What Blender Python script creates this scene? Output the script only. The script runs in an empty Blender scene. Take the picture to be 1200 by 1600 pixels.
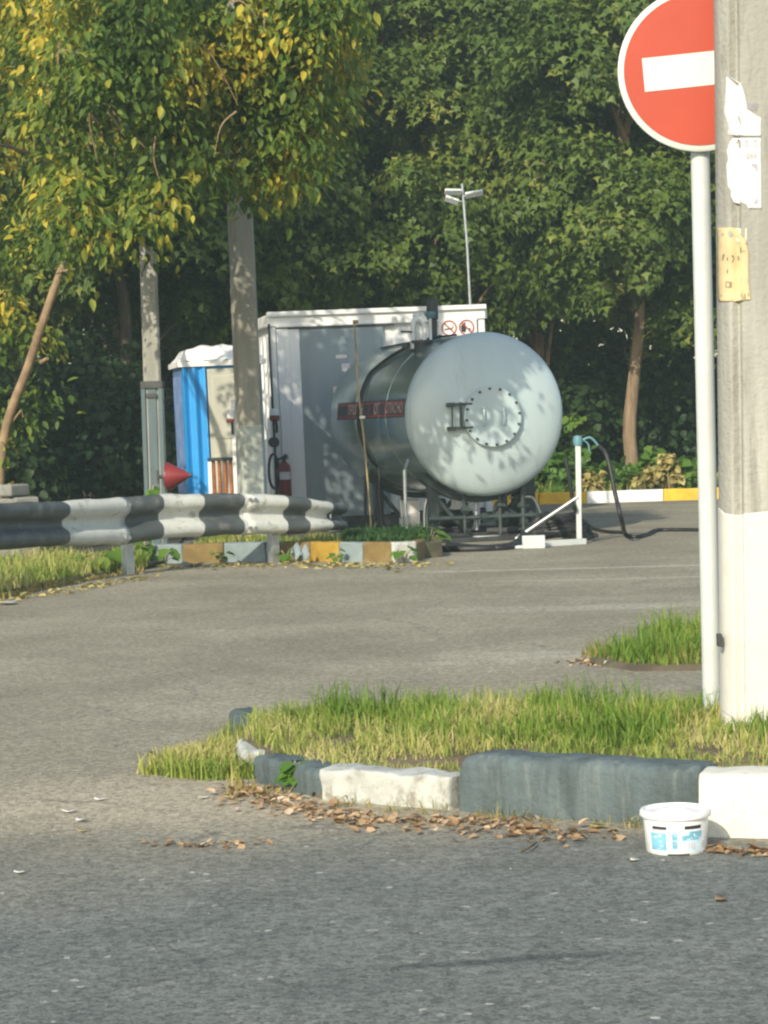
import bpy, bmesh, math, random
import numpy as np
from mathutils import Vector, Matrix, Euler, noise as mnoise
R = math.radians
random.seed(7); RNG = np.random.default_rng(7)
scene = bpy.context.scene
COL = scene.collection

# ------------------------------------------------------------ camera, light
F, CX, CY, H, HOR, ROLL = 3600.0, 600.0, 800.0, 1.5, 660.0, -1.9
cam_d = bpy.data.cameras.new('camera'); cam = bpy.data.objects.new('camera', cam_d); COL.objects.link(cam)
cam_d.sensor_fit = 'VERTICAL'; cam_d.sensor_height = 36; cam_d.lens = 36 * F / 1600
cam_d.clip_start = 0.1; cam_d.clip_end = 3000
CAM_R = (Euler((R(90) - math.atan((CY - HOR) / F), 0, 0)).to_matrix() @ Matrix.Rotation(R(ROLL), 3, 'Z'))
cam.matrix_world = Matrix.Translation((0, 0, H)) @ CAM_R.to_4x4()
scene.camera = cam

SUN_EL, SUN_LEFT = 29.0, 23.0          # sun low behind the camera, a little to the left
S = Vector((-math.sin(R(SUN_LEFT)) * math.cos(R(SUN_EL)), -math.cos(R(SUN_LEFT)) * math.cos(R(SUN_EL)), math.sin(R(SUN_EL))))
sd = bpy.data.lights.new('sun', 'SUN'); sd.energy = 4.1; sd.angle = R(0.5); sd.color = (1.0, 0.90, 0.72)
sun = bpy.data.objects.new('sun', sd); COL.objects.link(sun); sun.rotation_euler = S.to_track_quat('Z', 'Y').to_euler(); sun.location = (0, 0, 30)
w = bpy.data.worlds.new('World'); scene.world = w; w.use_nodes = True
sky = w.node_tree.nodes.new('ShaderNodeTexSky'); sky.sky_type = 'NISHITA'; sky.sun_disc = False
sky.sun_elevation = R(SUN_EL); sky.sun_rotation = R(180 + SUN_LEFT); sky.air_density = 1.2; sky.dust_density = 1.5
bg = w.node_tree.nodes['Background']; bg.inputs[1].default_value = 0.15
w.node_tree.links.new(sky.outputs[0], bg.inputs[0])
scene.view_settings.view_transform = 'Standard'; scene.view_settings.look = 'None'
scene.view_settings.exposure = 0.35; scene.view_settings.gamma = 1.0
scene.cycles.use_denoising = True
scene.cycles.filter_width = 2.3
scene.cycles.max_bounces = 6; scene.cycles.diffuse_bounces = 3; scene.cycles.transmission_bounces = 4

def ray(px, py):
    return CAM_R @ Vector(((px - CX) / F, -(py - CY) / F, -1.0))
def P(px, py, z=0.0):                 # photo pixel -> point on the level z
    d = ray(px, py); t = (z - H) / d.z
    return Vector((d.x * t, d.y * t, z))
def D(px, py, dist):                  # photo pixel -> point at the distance dist
    d = ray(px, py); t = dist / d.y
    return Vector((d.x * t, dist, H + d.z * t))

# ------------------------------------------------------------ materials
def _mat(name):
    m = bpy.data.materials.new(name); m.use_nodes = True
    nt = m.node_tree; return m, nt, nt.nodes['Principled BSDF']
def rgba(c): return (c[0], c[1], c[2], 1.0)
def nnoise(nt, scale, detail=4, rough=.6, vec=None):
    n = nt.nodes.new('ShaderNodeTexNoise'); n.inputs['Scale'].default_value = scale
    n.inputs['Detail'].default_value = detail; n.inputs['Roughness'].default_value = rough
    if vec is not None: nt.links.new(vec, n.inputs['Vector'])
    return n
def mixc(nt, fac, a, b, mode='MIX'):
    n = nt.nodes.new('ShaderNodeMix'); n.data_type = 'RGBA'; n.blend_type = mode
    for sock, v in ((n.inputs['Factor'], fac), (n.inputs['A'], a), (n.inputs['B'], b)): pass
    def setin(i, v):
        s = n.inputs[i]
        if hasattr(v, 'is_linked') or isinstance(v, bpy.types.NodeSocket): nt.links.new(v, s)
        elif isinstance(v, (int, float)): s.default_value = v
        else: s.default_value = rgba(v)
    setin(0, fac); setin(6, a); setin(7, b)
    return n.outputs[2]
def math_(nt, op, a, b=None, c=None, clamp=False):
    n = nt.nodes.new('ShaderNodeMath'); n.operation = op; n.use_clamp = clamp
    for i, v in enumerate((a, b, c)):
        if v is None: continue
        if isinstance(v, bpy.types.NodeSocket): nt.links.new(v, n.inputs[i])
        else: n.inputs[i].default_value = v
    return n.outputs[0]
def step(nt, v, lo, hi):
    n = nt.nodes.new('ShaderNodeMapRange'); n.interpolation_type = 'SMOOTHSTEP'
    nt.links.new(v, n.inputs[0]); n.inputs[1].default_value = lo; n.inputs[2].default_value = hi
    return n.outputs[0]
def bumpn(nt, height, strength, dist=.01):
    b = nt.nodes.new('ShaderNodeBump'); b.inputs['Strength'].default_value = strength; b.inputs['Distance'].default_value = dist
    nt.links.new(height, b.inputs['Height']); return b.outputs[0]

def M(name, col, rough=.7, metal=0.0, var=.18, vs=5.0, dirt=None, dirt_amt=.5, ds=3.0, bump=.15, bs=60, streak=False, spec=None):
    """surface with uneven tone, optional dirt / worn-through colour and fine relief"""
    m, nt, b = _mat(name)
    tc = nt.nodes.new('ShaderNodeTexCoord')
    vec = tc.outputs['Object']
    if streak:
        mp = nt.nodes.new('ShaderNodeMapping'); mp.inputs['Scale'].default_value = (1, 1, .12)
        nt.links.new(vec, mp.inputs[0]); vecs = mp.outputs[0]
    else: vecs = vec
    n1 = nnoise(nt, vs, 5, .6, vecs)
    lo = [c * (1 - var) for c in col]; hi = [min(1, c * (1 + var)) for c in col]
    c = mixc(nt, step(nt, n1.outputs[0], .3, .7), lo, hi)
    if dirt is not None:
        n2 = nnoise(nt, ds, 8, .7, vecs)
        c = mixc(nt, step(nt, n2.outputs[0], 1 - dirt_amt - .08, 1 - dirt_amt + .12), c, dirt)
    nt.links.new(c, b.inputs['Base Color'])
    n3 = nnoise(nt, vs * 2.3, 4, .6, vec)
    b.inputs['Metallic'].default_value = metal
    rr = nt.nodes.new('ShaderNodeMapRange'); nt.links.new(n3.outputs[0], rr.inputs[0])
    rr.inputs[3].default_value = max(.02, rough - .12); rr.inputs[4].default_value = min(1, rough + .12)
    nt.links.new(rr.outputs[0], b.inputs['Roughness'])
    if spec is not None: b.inputs['Specular IOR Level'].default_value = spec
    if bump:
        n4 = nnoise(nt, bs, 3, .6, vec); nt.links.new(bumpn(nt, n4.outputs[0], bump, .01), b.inputs['Normal'])
    return m

def leafmat(name, stops, transl=.35, rough=.5, nscale=.55, nw=.5):
    """leaf colours differ from leaf to leaf and from bough to bough"""
    m, nt, b = _mat(name)
    geo = nt.nodes.new('ShaderNodeNewGeometry')
    n = nnoise(nt, nscale, 3, .6, geo.outputs['Position'])
    f = math_(nt, 'ADD', math_(nt, 'MULTIPLY', geo.outputs['Random Per Island'], 1 - nw),
              math_(nt, 'MULTIPLY', step(nt, n.outputs[0], .28, .72), nw))
    cr = nt.nodes.new('ShaderNodeValToRGB'); nt.links.new(f, cr.inputs[0])
    el = cr.color_ramp.elements
    while len(el) < len(stops): el.new(.5)
    for e, (p, c) in zip(el, stops): e.position = p; e.color = rgba(c)
    nt.links.new(cr.outputs[0], b.inputs['Base Color']); b.inputs['Roughness'].default_value = rough
    b.inputs['Specular IOR Level'].default_value = .3
    t = nt.nodes.new('ShaderNodeBsdfTranslucent'); nt.links.new(cr.outputs[0], t.inputs[0])
    mx = nt.nodes.new('ShaderNodeMixShader'); mx.inputs[0].default_value = transl
    nt.links.new(b.outputs[0], mx.inputs[1]); nt.links.new(t.outputs[0], mx.inputs[2])
    nt.links.new(mx.outputs[0], nt.nodes['Material Output'].inputs[0])
    return m

def asphalt_mat():
    m, nt, b = _mat('asphalt')
    geo = nt.nodes.new('ShaderNodeNewGeometry'); pos = geo.outputs['Position']
    sep = nt.nodes.new('ShaderNodeSeparateXYZ'); nt.links.new(pos, sep.inputs[0]); X, Y = sep.outputs[0], sep.outputs[1]
    big = nnoise(nt, .55, 6, .65, pos).outputs[0]; mid = nnoise(nt, 3.2, 6, .7, pos).outputs[0]
    grit = nnoise(nt, 85, 3, .75, pos).outputs[0]
    vor = nt.nodes.new('ShaderNodeTexVoronoi'); vor.inputs['Scale'].default_value = 95; nt.links.new(pos, vor.inputs['Vector'])
    vor2 = nt.nodes.new('ShaderNodeTexVoronoi'); vor2.inputs['Scale'].default_value = 52; nt.links.new(pos, vor2.inputs['Vector'])
    cell = nt.nodes.new('ShaderNodeSeparateColor'); nt.links.new(vor2.outputs['Color'], cell.inputs[0])
    lot = mixc(nt, step(nt, big, .3, .7), (.222, .203, .153), (.312, .288, .220))
    road = mixc(nt, step(nt, mid, .3, .7), (.122, .136, .126), (.168, .182, .168))
    edge = math_(nt, 'ADD', Y, math_(nt, 'MULTIPLY', math_(nt, 'SUBTRACT', big, .5), 2.2))
    edge = math_(nt, 'ADD', edge, math_(nt, 'MULTIPLY', X, -.25))
    c = mixc(nt, step(nt, edge, 7.0, 9.4), road, lot)
    # dusty earth washed out round the tip of the island
    dx = math_(nt, 'MULTIPLY', math_(nt, 'ADD', X, .75), .55); dy = math_(nt, 'SUBTRACT', Y, 9.3)
    rr = math_(nt, 'SQRT', math_(nt, 'ADD', math_(nt, 'MULTIPLY', dx, dx), math_(nt, 'MULTIPLY', dy, dy)))
    rr = math_(nt, 'ADD', rr, math_(nt, 'MULTIPLY', math_(nt, 'SUBTRACT', mid, .5), 1.1))
    c = mixc(nt, math_(nt, 'MULTIPLY', math_(nt, 'SUBTRACT', 1.0, step(nt, rr, .25, .95)), .75), c, (.40, .355, .26))
    ln = math_(nt, 'SUBTRACT', Y, math_(nt, 'SUBTRACT', 8.72, math_(nt, 'MULTIPLY', X, .42)))
    ln = math_(nt, 'ADD', math_(nt, 'ABSOLUTE', ln), math_(nt, 'MULTIPLY', math_(nt, 'SUBTRACT', mid, .5), .5))
    kk_ = math_(nt, 'MULTIPLY', math_(nt, 'SUBTRACT', 1.0, step(nt, ln, .04, .34)), step(nt, X, -.8, -.3))
    c = mixc(nt, math_(nt, 'MULTIPLY', kk_, .6), c, (.33, .285, .20))
    # worn pale bands across the lot
    by = math_(nt, 'ADD', Y, math_(nt, 'MULTIPLY', X, .12))
    for yy, ww, a in ((22.9, .16, .45), (21.3, .1, .35), (14.6, .5, .3), (18.2, .4, .25)):
        d = math_(nt, 'ABSOLUTE', math_(nt, 'SUBTRACT', by, yy))
        d = math_(nt, 'ADD', d, math_(nt, 'MULTIPLY', math_(nt, 'SUBTRACT', mid, .5), ww * 3))
        k = math_(nt, 'MULTIPLY', math_(nt, 'SUBTRACT', 1.0, step(nt, d, ww * .3, ww)), math_(nt, 'MULTIPLY', step(nt, math_(nt, 'ADD', X, math_(nt, 'MULTIPLY', big, 3.0)), 1.4, 3.0), a))
        c = mixc(nt, k, c, (.54, .52, .43))
    # dark oily streak on the road in front of the kerb
    a0, a1 = P(565, 1514), P(1060, 1484); ang = math.atan2(a1.y - a0.y, a1.x - a0.x); L = (a1 - a0).length
    ox = math_(nt, 'SUBTRACT', X, a0.x); oy = math_(nt, 'SUBTRACT', Y, a0.y)
    u = math_(nt, 'ADD', math_(nt, 'MULTIPLY', ox, math.cos(ang)), math_(nt, 'MULTIPLY', oy, math.sin(ang)))
    v = math_(nt, 'SUBTRACT', math_(nt, 'MULTIPLY', oy, math.cos(ang)), math_(nt, 'MULTIPLY', ox, math.sin(ang)))
    v = math_(nt, 'ADD', v, math_(nt, 'MULTIPLY', math_(nt, 'SUBTRACT', mid, .5), .09))
    k = math_(nt, 'MULTIPLY', math_(nt, 'SUBTRACT', 1.0, step(nt, math_(nt, 'ABSOLUTE', v), .012, .05)),
              math_(nt, 'MULTIPLY', step(nt, u, -.05, .18), math_(nt, 'SUBTRACT', 1.0, step(nt, u, L - .35, L))))
    c = mixc(nt, math_(nt, 'MULTIPLY', k, .7), c, (.05, .06, .06))
    # aggregate
    g = math_(nt, 'MULTIPLY', math_(nt, 'ADD', step(nt, grit, .38, .62), step(nt, vor.outputs['Distance'], .1, .7)), .5)
    g2 = nnoise(nt, 24, 4, .8, pos).outputs[0]; g3 = nnoise(nt, 7, 5, .8, pos).outputs[0]
    gg = math_(nt, 'ADD', math_(nt, 'MULTIPLY', g, .4), math_(nt, 'ADD', math_(nt, 'MULTIPLY', step(nt, g2, .33, .67), .2), math_(nt, 'MULTIPLY', cell.outputs[0], .4)))
    mul = nt.nodes.new('ShaderNodeMapRange'); nt.links.new(gg, mul.inputs[0]); mul.inputs[1].default_value = .15; mul.inputs[2].default_value = .85; mul.inputs[3].default_value = .46; mul.inputs[4].default_value = 1.54
    # hairline cracks and pale stone chips
    wob = nt.nodes.new('ShaderNodeVectorMath'); wob.operation = 'MULTIPLY_ADD'
    wn = nnoise(nt, 1.6, 4, .6, pos); nt.links.new(wn.outputs['Color'], wob.inputs[0]); wob.inputs[1].default_value = (.9, .9, 0); nt.links.new(pos, wob.inputs[2])
    vc = nt.nodes.new('ShaderNodeTexVoronoi'); vc.feature = 'DISTANCE_TO_EDGE'; vc.inputs['Scale'].default_value = .33; nt.links.new(wob.outputs[0], vc.inputs['Vector'])
    crack = math_(nt, 'MULTIPLY', math_(nt, 'SUBTRACT', 1.0, step(nt, vc.outputs['Distance'], .001, .006)), step(nt, big, .45, .6))
    c = mixc(nt, math_(nt, 'MULTIPLY', crack, .5), c, (.06, .06, .055))
    c = mixc(nt, math_(nt, 'MULTIPLY', step(nt, cell.outputs[1], .992, .996), .45), c, (.55, .54, .48))
    hsv = nt.nodes.new('ShaderNodeVectorMath'); hsv.operation = 'SCALE'; nt.links.new(c, hsv.inputs[0]); nt.links.new(mul.outputs[0], hsv.inputs['Scale'])
    nt.links.new(hsv.outputs[0], b.inputs['Base Color'])
    b.inputs['Roughness'].default_value = .9; b.inputs['Specular IOR Level'].default_value = .2
    hgt = math_(nt, 'ADD', g, math_(nt, 'MULTIPLY', cell.outputs[0], .5))
    nt.links.new(bumpn(nt, hgt, .5, .006), b.inputs['Normal'])
    return m

MT = {
 'asphalt': asphalt_mat(),
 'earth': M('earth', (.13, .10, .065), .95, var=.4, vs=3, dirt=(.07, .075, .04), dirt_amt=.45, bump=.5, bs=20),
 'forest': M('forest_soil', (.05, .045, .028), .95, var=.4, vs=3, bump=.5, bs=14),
 'concrete': M('concrete', (.35, .35, .31), .9, var=.22, vs=5, dirt=(.20, .195, .165), dirt_amt=.45, ds=6, bump=.8, bs=38, streak=True),
 'concrete2': M('shaded_concrete_mix', (.30, .29, .24), .9, var=.2, vs=4, dirt=(.19, .185, .16), dirt_amt=.42, bump=.25, bs=40, streak=True),
 'limewash': M('limewash', (.60, .59, .54), .8, var=.06, vs=4, dirt=(.55, .53, .46), dirt_amt=.3, ds=5, bump=.3, bs=40),
 'limewash_old': M('old_limewash', (.42, .46, .42), .85, var=.15, vs=5, dirt=(.27, .29, .25), dirt_amt=.45, ds=4, bump=.3, bs=40),
 'white': M('white_paint', (.76, .77, .74), .5, var=.06, vs=3, dirt=(.55, .54, .48), dirt_amt=.22, bump=.04),
 'kioskwhite': M('kiosk_white', (.74, .76, .75), .45, var=.06, vs=1.5, dirt=(.56, .57, .54), dirt_amt=.3, ds=2, bump=.05, bs=12, streak=True),
 'kioskblue': M('kiosk_panel', (.20, .255, .285), .32, var=.14, vs=1.4, bump=.04, bs=9, streak=True, spec=.7),
 'postwhite': M('post_paint', (.52, .56, .55), .5, var=.06, vs=5, dirt=(.40, .40, .35), dirt_amt=.26, ds=7, bump=.06),
 'signred': M('sign_red', (.40, .04, .010), .45, var=.05, vs=3, bump=.02),
 'signwhite': M('sign_white', (.58, .63, .58), .45, var=.04, vs=3, bump=.02),
 'signback': M('sign_back', (.40, .41, .42), .45, .6, bump=.03),
 'darkpaint': M('dark_paint', (.072, .10, .105), .75, var=.3, vs=12, dirt=(.145, .175, .17), dirt_amt=.40, ds=16, bump=.9, bs=28, streak=True),
 'creampaint': M('cream_paint', (.68, .665, .57), .75, var=.08, vs=8, dirt=(.44, .40, .32), dirt_amt=.36, ds=9, bump=.9, bs=28),
 'lowwhite': M('peeling_white', (.44, .46, .43), .8, var=.16, vs=9, dirt=(.24, .23, .19), dirt_amt=.45, ds=12, bump=.5, bs=35),
 'yellow': M('yellow_paint', (.66, .42, .035), .7, var=.14, vs=6, dirt=(.42, .31, .10), dirt_amt=.32, ds=6, bump=.3, bs=30),
 'ochre': M('ochre_paint', (.19, .132, .045), .8, var=.2, vs=7, dirt=(.22, .18, .1), dirt_amt=.4, ds=7, bump=.3, bs=30),
 'yellowdull': M('dull_yellow_paint', (.36, .23, .03), .75, var=.2, vs=6, dirt=(.32, .22, .08), dirt_amt=.4, ds=6, bump=.3, bs=30),
 'bluewhite': M('blue_grey_paint', (.21, .265, .28), .8, var=.14, vs=7, dirt=(.22, .24, .24), dirt_amt=.36, ds=7, bump=.3, bs=30),
 'railwhite': M('rail_white', (.56, .58, .54), .6, var=.12, vs=6, dirt=(.28, .28, .24), dirt_amt=.42, ds=6, bump=.08),
 'raildark': M('rail_dark', (.075, .088, .09), .55, var=.14, vs=5, dirt=(.17, .175, .165), dirt_amt=.42, ds=6, bump=.1),
 'galv': M('galvanised', (.46, .49, .50), .4, .75, var=.15, vs=6, dirt=(.26, .25, .22), dirt_amt=.3, bump=.06),
 'steel': M('bare_steel', (.10, .15, .175), .32, .35, var=.15, vs=5, bump=.04, streak=True),
 'darksteel': M('dark_steel', (.055, .06, .062), .55, .3, var=.2, vs=6, bump=.06),
 'rust': M('rust', (.30, .105, .035), .85, var=.35, vs=8, dirt=(.14, .05, .02), dirt_amt=.4, ds=9, bump=.4),
 'tankshell': M('tank_cladding', (.37, .47, .46), .2, .72, var=.05, vs=1.2, bump=.02, bs=2.2),
 'tankhead': M('tank_head_paint', (.46, .56, .575), .42, .1, var=.05, vs=2.0, dirt=(.35, .41, .40), dirt_amt=.36, ds=5, bump=.05, bs=5, streak=True),
 'pumpgreen': M('pump_green', (.042, .058, .058), .5, var=.2, vs=8, dirt=(.06, .06, .05), dirt_amt=.35, bump=.1),
 'black': M('black_rubber', (.014, .015, .016), .5, var=.2, vs=8, bump=.1),
 'bandblack': M('band_black', (.03, .03, .035), .5, var=.1, bump=.03),
 'bandred': M('band_red', (.34, .035, .028), .5, var=.1, bump=.03),
 'letterpink': M('letter_faded', (.50, .30, .28), .6, var=.15, vs=9, bump=.03),
 'tan': M('tan_paint', (.34, .27, .13), .6, var=.15, vs=6, bump=.1),
 'toiletblue': M('toilet_blue', (.025, .29, .68), .38, var=.08, vs=3, bump=.04),
 'toiletside': M('toilet_blue_shaded', (.10, .17, .33), .5, var=.15, vs=3, dirt=(.2, .24, .32), dirt_amt=.4, bump=.04),  # side blue dulled and darkened to stand in for its shade
 'toiletdoor': M('toilet_door', (.46, .46, .38), .55, var=.06, vs=3, bump=.04, streak=True),
 'toiletroof': M('toilet_roof', (.80, .80, .76), .5, var=.04, bump=.04),
 'firered': M('fire_red', (.20, .026, .03), .4, var=.12, vs=5, bump=.04),
 'label': M('pale_label', (.62, .60, .60), .6, var=.1, vs=12, bump=.02),
 'paper': M('paper_white', (.66, .67, .66), .85, var=.05, vs=9, dirt=(.62, .62, .6), dirt_amt=.3, ds=9, bump=.2, bs=25),
 'paperold': M('paper_yellowed', (.60, .48, .27), .9, var=.12, vs=7, dirt=(.46, .38, .24), dirt_amt=.4, ds=6, bump=.2, bs=25),
 'paperpeach': M('paper_peach', (.74, .58, .44), .9, var=.06, bump=.2),
 'print': M('print_grey', (.33, .33, .36), .8, var=.25, vs=30, bump=.02),
 'ink': M('ink_brown', (.26, .21, .15), .85, var=.2, bump=.02),
 'bucket': M('bucket_plastic', (.80, .81, .80), .35, var=.03, vs=6, bump=.03),
 'bluelight': M('label_pale_blue', (.50, .66, .74), .45, var=.12, vs=14, bump=.02),
 'bluemid': M('label_mid_blue', (.17, .42, .56), .45, var=.2, vs=18, bump=.02),
 'greylilac': M('label_lilac', (.52, .52, .58), .45, var=.15, vs=16, bump=.02),
 'bark': M('bark', (.27, .195, .12), .95, var=.3, vs=7, dirt=(.10, .075, .05), dirt_amt=.45, ds=9, bump=.9, bs=22, streak=True),
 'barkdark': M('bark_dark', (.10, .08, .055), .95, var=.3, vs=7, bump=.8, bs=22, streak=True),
 'barkpale': M('bark_pale', (.26, .18, .105), .9, var=.25, vs=8, dirt=(.2, .15, .1), dirt_amt=.4, ds=9, bump=.6, bs=30),
 'stone': M('grey_stone', (.24, .24, .22), .9, var=.25, vs=6, dirt=(.15, .15, .13), dirt_amt=.4, bump=.5, bs=20),
 'teal': M('teal_valve', (.10, .24, .28), .5, var=.1, bump=.05),
 'lampglass': M('lamp_glass', (.62, .72, .66), .2, var=.05, bump=.01),
 'mapleleaf': leafmat('maple_leaf', [(.0, (.046, .092, .018)), (.4, (.092, .152, .028)), (.75, (.155, .215, .040)), (.97, (.29, .30, .06))]),
 'yellowleaf': leafmat('yellowing_leaf', [(.0, (.045, .088, .018)), (.42, (.095, .165, .028)), (.57, (.20, .27, .04)), (.72, (.42, .39, .05)), (.92, (.76, .56, .06)), (1.0, (.44, .25, .06))], .42, nscale=.7, nw=.62),
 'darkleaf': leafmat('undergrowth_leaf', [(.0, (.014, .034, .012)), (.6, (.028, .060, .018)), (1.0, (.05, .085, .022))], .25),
 'weedleaf': leafmat('weed_leaf', [(.0, (.05, .12, .02)), (.6, (.10, .21, .03)), (1.0, (.20, .28, .05))], .3),
 'grassmat': leafmat('grass_blades', [(.0, (.10, .18, .03)), (.28, (.22, .31, .06)), (.5, (.35, .41, .09)), (.7, (.52, .49, .18)), (1.0, (.68, .59, .32))], .4, .6, 1.3, .55),
 'grassgreen': leafmat('green_grass_blades', [(.0, (.07, .15, .02)), (.5, (.16, .28, .04)), (.85, (.30, .37, .07)), (1.0, (.52, .46, .18))], .4, .6, 1.3, .4),
 'shadegrass': leafmat('shaded_ground_cover', [(.0, (.025, .07, .02)), (.6, (.05, .12, .03)), (1.0, (.10, .16, .05))], .3),  # grass green darkened to stand in for shade on the raised bed
 'grassdry': leafmat('dry_grass_blades', [(.0, (.10, .14, .03)), (.35, (.26, .25, .07)), (.7, (.44, .35, .13)), (1.0, (.50, .36, .18))], .3, .6, 1.3, .4),
 'dryleaf': leafmat('dry_leaf', [(.0, (.15, .09, .05)), (.35, (.30, .19, .10)), (.65, (.46, .32, .18)), (1.0, (.66, .56, .42))], .15, .8, 3, .3),
 'tanleaf': leafmat('tan_leaf', [(.0, (.22, .20, .06)), (.5, (.44, .37, .13)), (1.0, (.60, .52, .24))], .2, .8, 3, .3),
 'scrap': M('scrap_paper', (.72, .68, .60), .8, var=.1, bump=.2),
}

# ------------------------------------------------------------ mesh builder
class MB:
    def __init__(s, mtx=None): s.v = []; s.f = []; s.mi = []; s.m = mtx or Matrix()
    def add(s, vs, fs, mi=0):
        k = len(s.v); s.v += [s.m @ Vector(p) for p in vs]
        s.f += [tuple(i + k for i in q) for q in fs]; s.mi += [mi] * len(fs); return s
    def box(s, c, size, rot=None, mi=0):
        c = Vector(c); hx, hy, hz = (q / 2 for q in size); r = rot.to_matrix() if isinstance(rot, Euler) else (rot or Matrix.Identity(3))
        vs = [c + r @ Vector((x, y, z)) for x in (-hx, hx) for y in (-hy, hy) for z in (-hz, hz)]
        return s.add(vs, [(0, 1, 3, 2), (4, 6, 7, 5), (0, 4, 5, 1), (2, 3, 7, 6), (0, 2, 6, 4), (1, 5, 7, 3)], mi)
    def tube(s, pts, r, n=10, caps=True, mi=0):
        pts = [Vector(p) for p in pts]; rs = r if isinstance(r, (list, tuple)) else [r] * len(pts)
        vs = []; up = None
        for i, p in enumerate(pts):
            t = (pts[min(i + 1, len(pts) - 1)] - pts[max(i - 1, 0)]).normalized()
            if up is None: up = Vector((0, 0, 1)) if abs(t.z) < .9 else Vector((1, 0, 0))
            a = t.cross(up)
            if a.length < 1e-5: a = t.orthogonal()
            a.normalize(); b = a.cross(t); up = b
            # keep frame turning smoothly
            vs += [p + (a * math.cos(2 * math.pi * k / n) + b * math.sin(2 * math.pi * k / n)) * rs[i] for k in range(n)]
        fs = []
        for i in range(len(pts) - 1):
            for k in range(n):
                k2 = (k + 1) % n; fs.append((i * n + k, i * n + k2, (i + 1) * n + k2, (i + 1) * n + k))
        if caps: fs += [tuple(range(n)), tuple(range((len(pts) - 1) * n, len(pts) * n))[::-1]]
        return s.add(vs, fs, mi)
    def lathe(s, prof, n=32, o=(0, 0, 0), axis='Z', mi=0, caps=True):
        o = Vector(o); vs = []; fs = []
        for (r, z) in prof:
            for k in range(n):
                a = 2 * math.pi * k / n
                q = Vector((r * math.cos(a), r * math.sin(a), z)) if axis == 'Z' else (Vector((r * math.cos(a), z, r * math.sin(a))) if axis == 'Y' else Vector((z, r * math.cos(a), r * math.sin(a))))
                vs.append(o + q)
        for i in range(len(prof) - 1):
            for k in range(n):
                k2 = (k + 1) % n; fs.append((i * n + k, i * n + k2, (i + 1) * n + k2, (i + 1) * n + k))
        if caps and prof[0][0] > 1e-4: fs.append(tuple(range(n))[::-1])
        if caps and prof[-1][0] > 1e-4: fs.append(tuple(range((len(prof) - 1) * n, len(prof) * n)))
        return s.add(vs, fs, mi)
    def prism(s, poly, y0, y1, mi=0):          # polygon in x,z pulled along y
        n = len(poly); vs = [(x, y0, z) for x, z in poly] + [(x, y1, z) for x, z in poly]
        fs = [tuple(range(n)), tuple(range(n, 2 * n))[::-1]] + [(k, k + n, (k + 1) % n + n, (k + 1) % n) for k in range(n)]
        return s.add(vs, fs, mi)
    def slab(s, poly, z0, z1, mi=0):           # polygon in x,y pulled up
        n = len(poly); vs = [(x, y, z0) for x, y in poly] + [(x, y, z1) for x, y in poly]
        fs = [tuple(range(n))[::-1], tuple(range(n, 2 * n))] + [(k, (k + 1) % n, (k + 1) % n + n, k + n) for k in range(n)]
        return s.add(vs, fs, mi)

def smooth(pts, n=6):
    pts = [Vector(p) for p in pts]; out = []
    for i in range(len(pts) - 1):
        p0, p1, p2, p3 = pts[max(i - 1, 0)], pts[i], pts[i + 1], pts[min(i + 2, len(pts) - 1)]
        for k in range(n):
            t = k / n
            out.append(.5 * ((2 * p1) + (p2 - p0) * t + (2 * p0 - 5 * p1 + 4 * p2 - p3) * t * t + (3 * p1 - p0 - 3 * p2 + p3) * t ** 3))
    return out + [pts[-1]]

ROOT = {}
def tag(o, label=None, cat=None, group=None, kind=None):
    if label: o['label'] = label
    if cat: o['category'] = cat
    if group: o['group'] = group
    if kind: o['kind'] = kind
    return o
def thing(name, loc, label, cat, group=None):
    o = bpy.data.objects.new(name, None); o.empty_display_size = .1; COL.objects.link(o)
    o.location = loc; ROOT[o.name] = Vector(loc); return tag(o, label, cat, group)
def build(name, mb, mats, parent=None, bevel=0, seg=2, angle=40, label=None, origin=None):
    """link a builder as ONE mesh object; its vertices are kept relative to the thing it belongs to"""
    base = Vector(origin) if origin is not None else (ROOT[parent.name] if parent else Vector((0, 0, 0)))
    me = bpy.data.meshes.new(name); me.from_pydata([p - base for p in mb.v], [], mb.f)
    for m in (mats if isinstance(mats, (list, tuple)) else [mats]): me.materials.append(MT[m] if isinstance(m, str) else m)
    me.polygons.foreach_set('material_index', mb.mi)
    bm = bmesh.new(); bm.from_mesh(me); bmesh.ops.recalc_face_normals(bm, faces=bm.faces); bm.to_mesh(me); bm.free()
    me.polygons.foreach_set('use_smooth', [True] * len(me.polygons)); me.set_sharp_from_angle(angle=R(angle)); me.update()
    o = bpy.data.objects.new(name, me); COL.objects.link(o)
    if parent: o.parent = parent; ROOT[o.name] = base
    else: o.location = base; ROOT[o.name] = base
    if bevel:
        b = o.modifiers.new('bevel', 'BEVEL'); b.width = bevel; b.segments = seg; b.limit_method = 'ANGLE'; b.angle_limit = R(35)
    if label: o['label'] = label
    return o
def text_into(mb, body, size, frame, bold=0.0, wrap=None, mi=0, squash=1.0):
    """lettering outlines as thin flat faces; frame maps (x right, y up, z out)"""
    cu = bpy.data.curves.new('lettering', 'FONT'); cu.body = body; cu.size = size; cu.align_x = 'CENTER'; cu.align_y = 'CENTER'; cu.offset = bold; cu.resolution_u = 3
    o = bpy.data.objects.new('lettering', cu); COL.objects.link(o)
    dg = bpy.context.evaluated_depsgraph_get(); me = bpy.data.meshes.new_from_object(o.evaluated_get(dg))
    vs = []
    for v in me.vertices:
        q = Vector((v.co.x * squash, v.co.y, 0)); vs.append(wrap(q) if wrap else frame @ q)
    mb.add(vs, [tuple(p.vertices) for p in me.polygons], mi)
    bpy.data.objects.remove(o); bpy.data.curves.remove(cu); bpy.data.meshes.remove(me)

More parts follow.
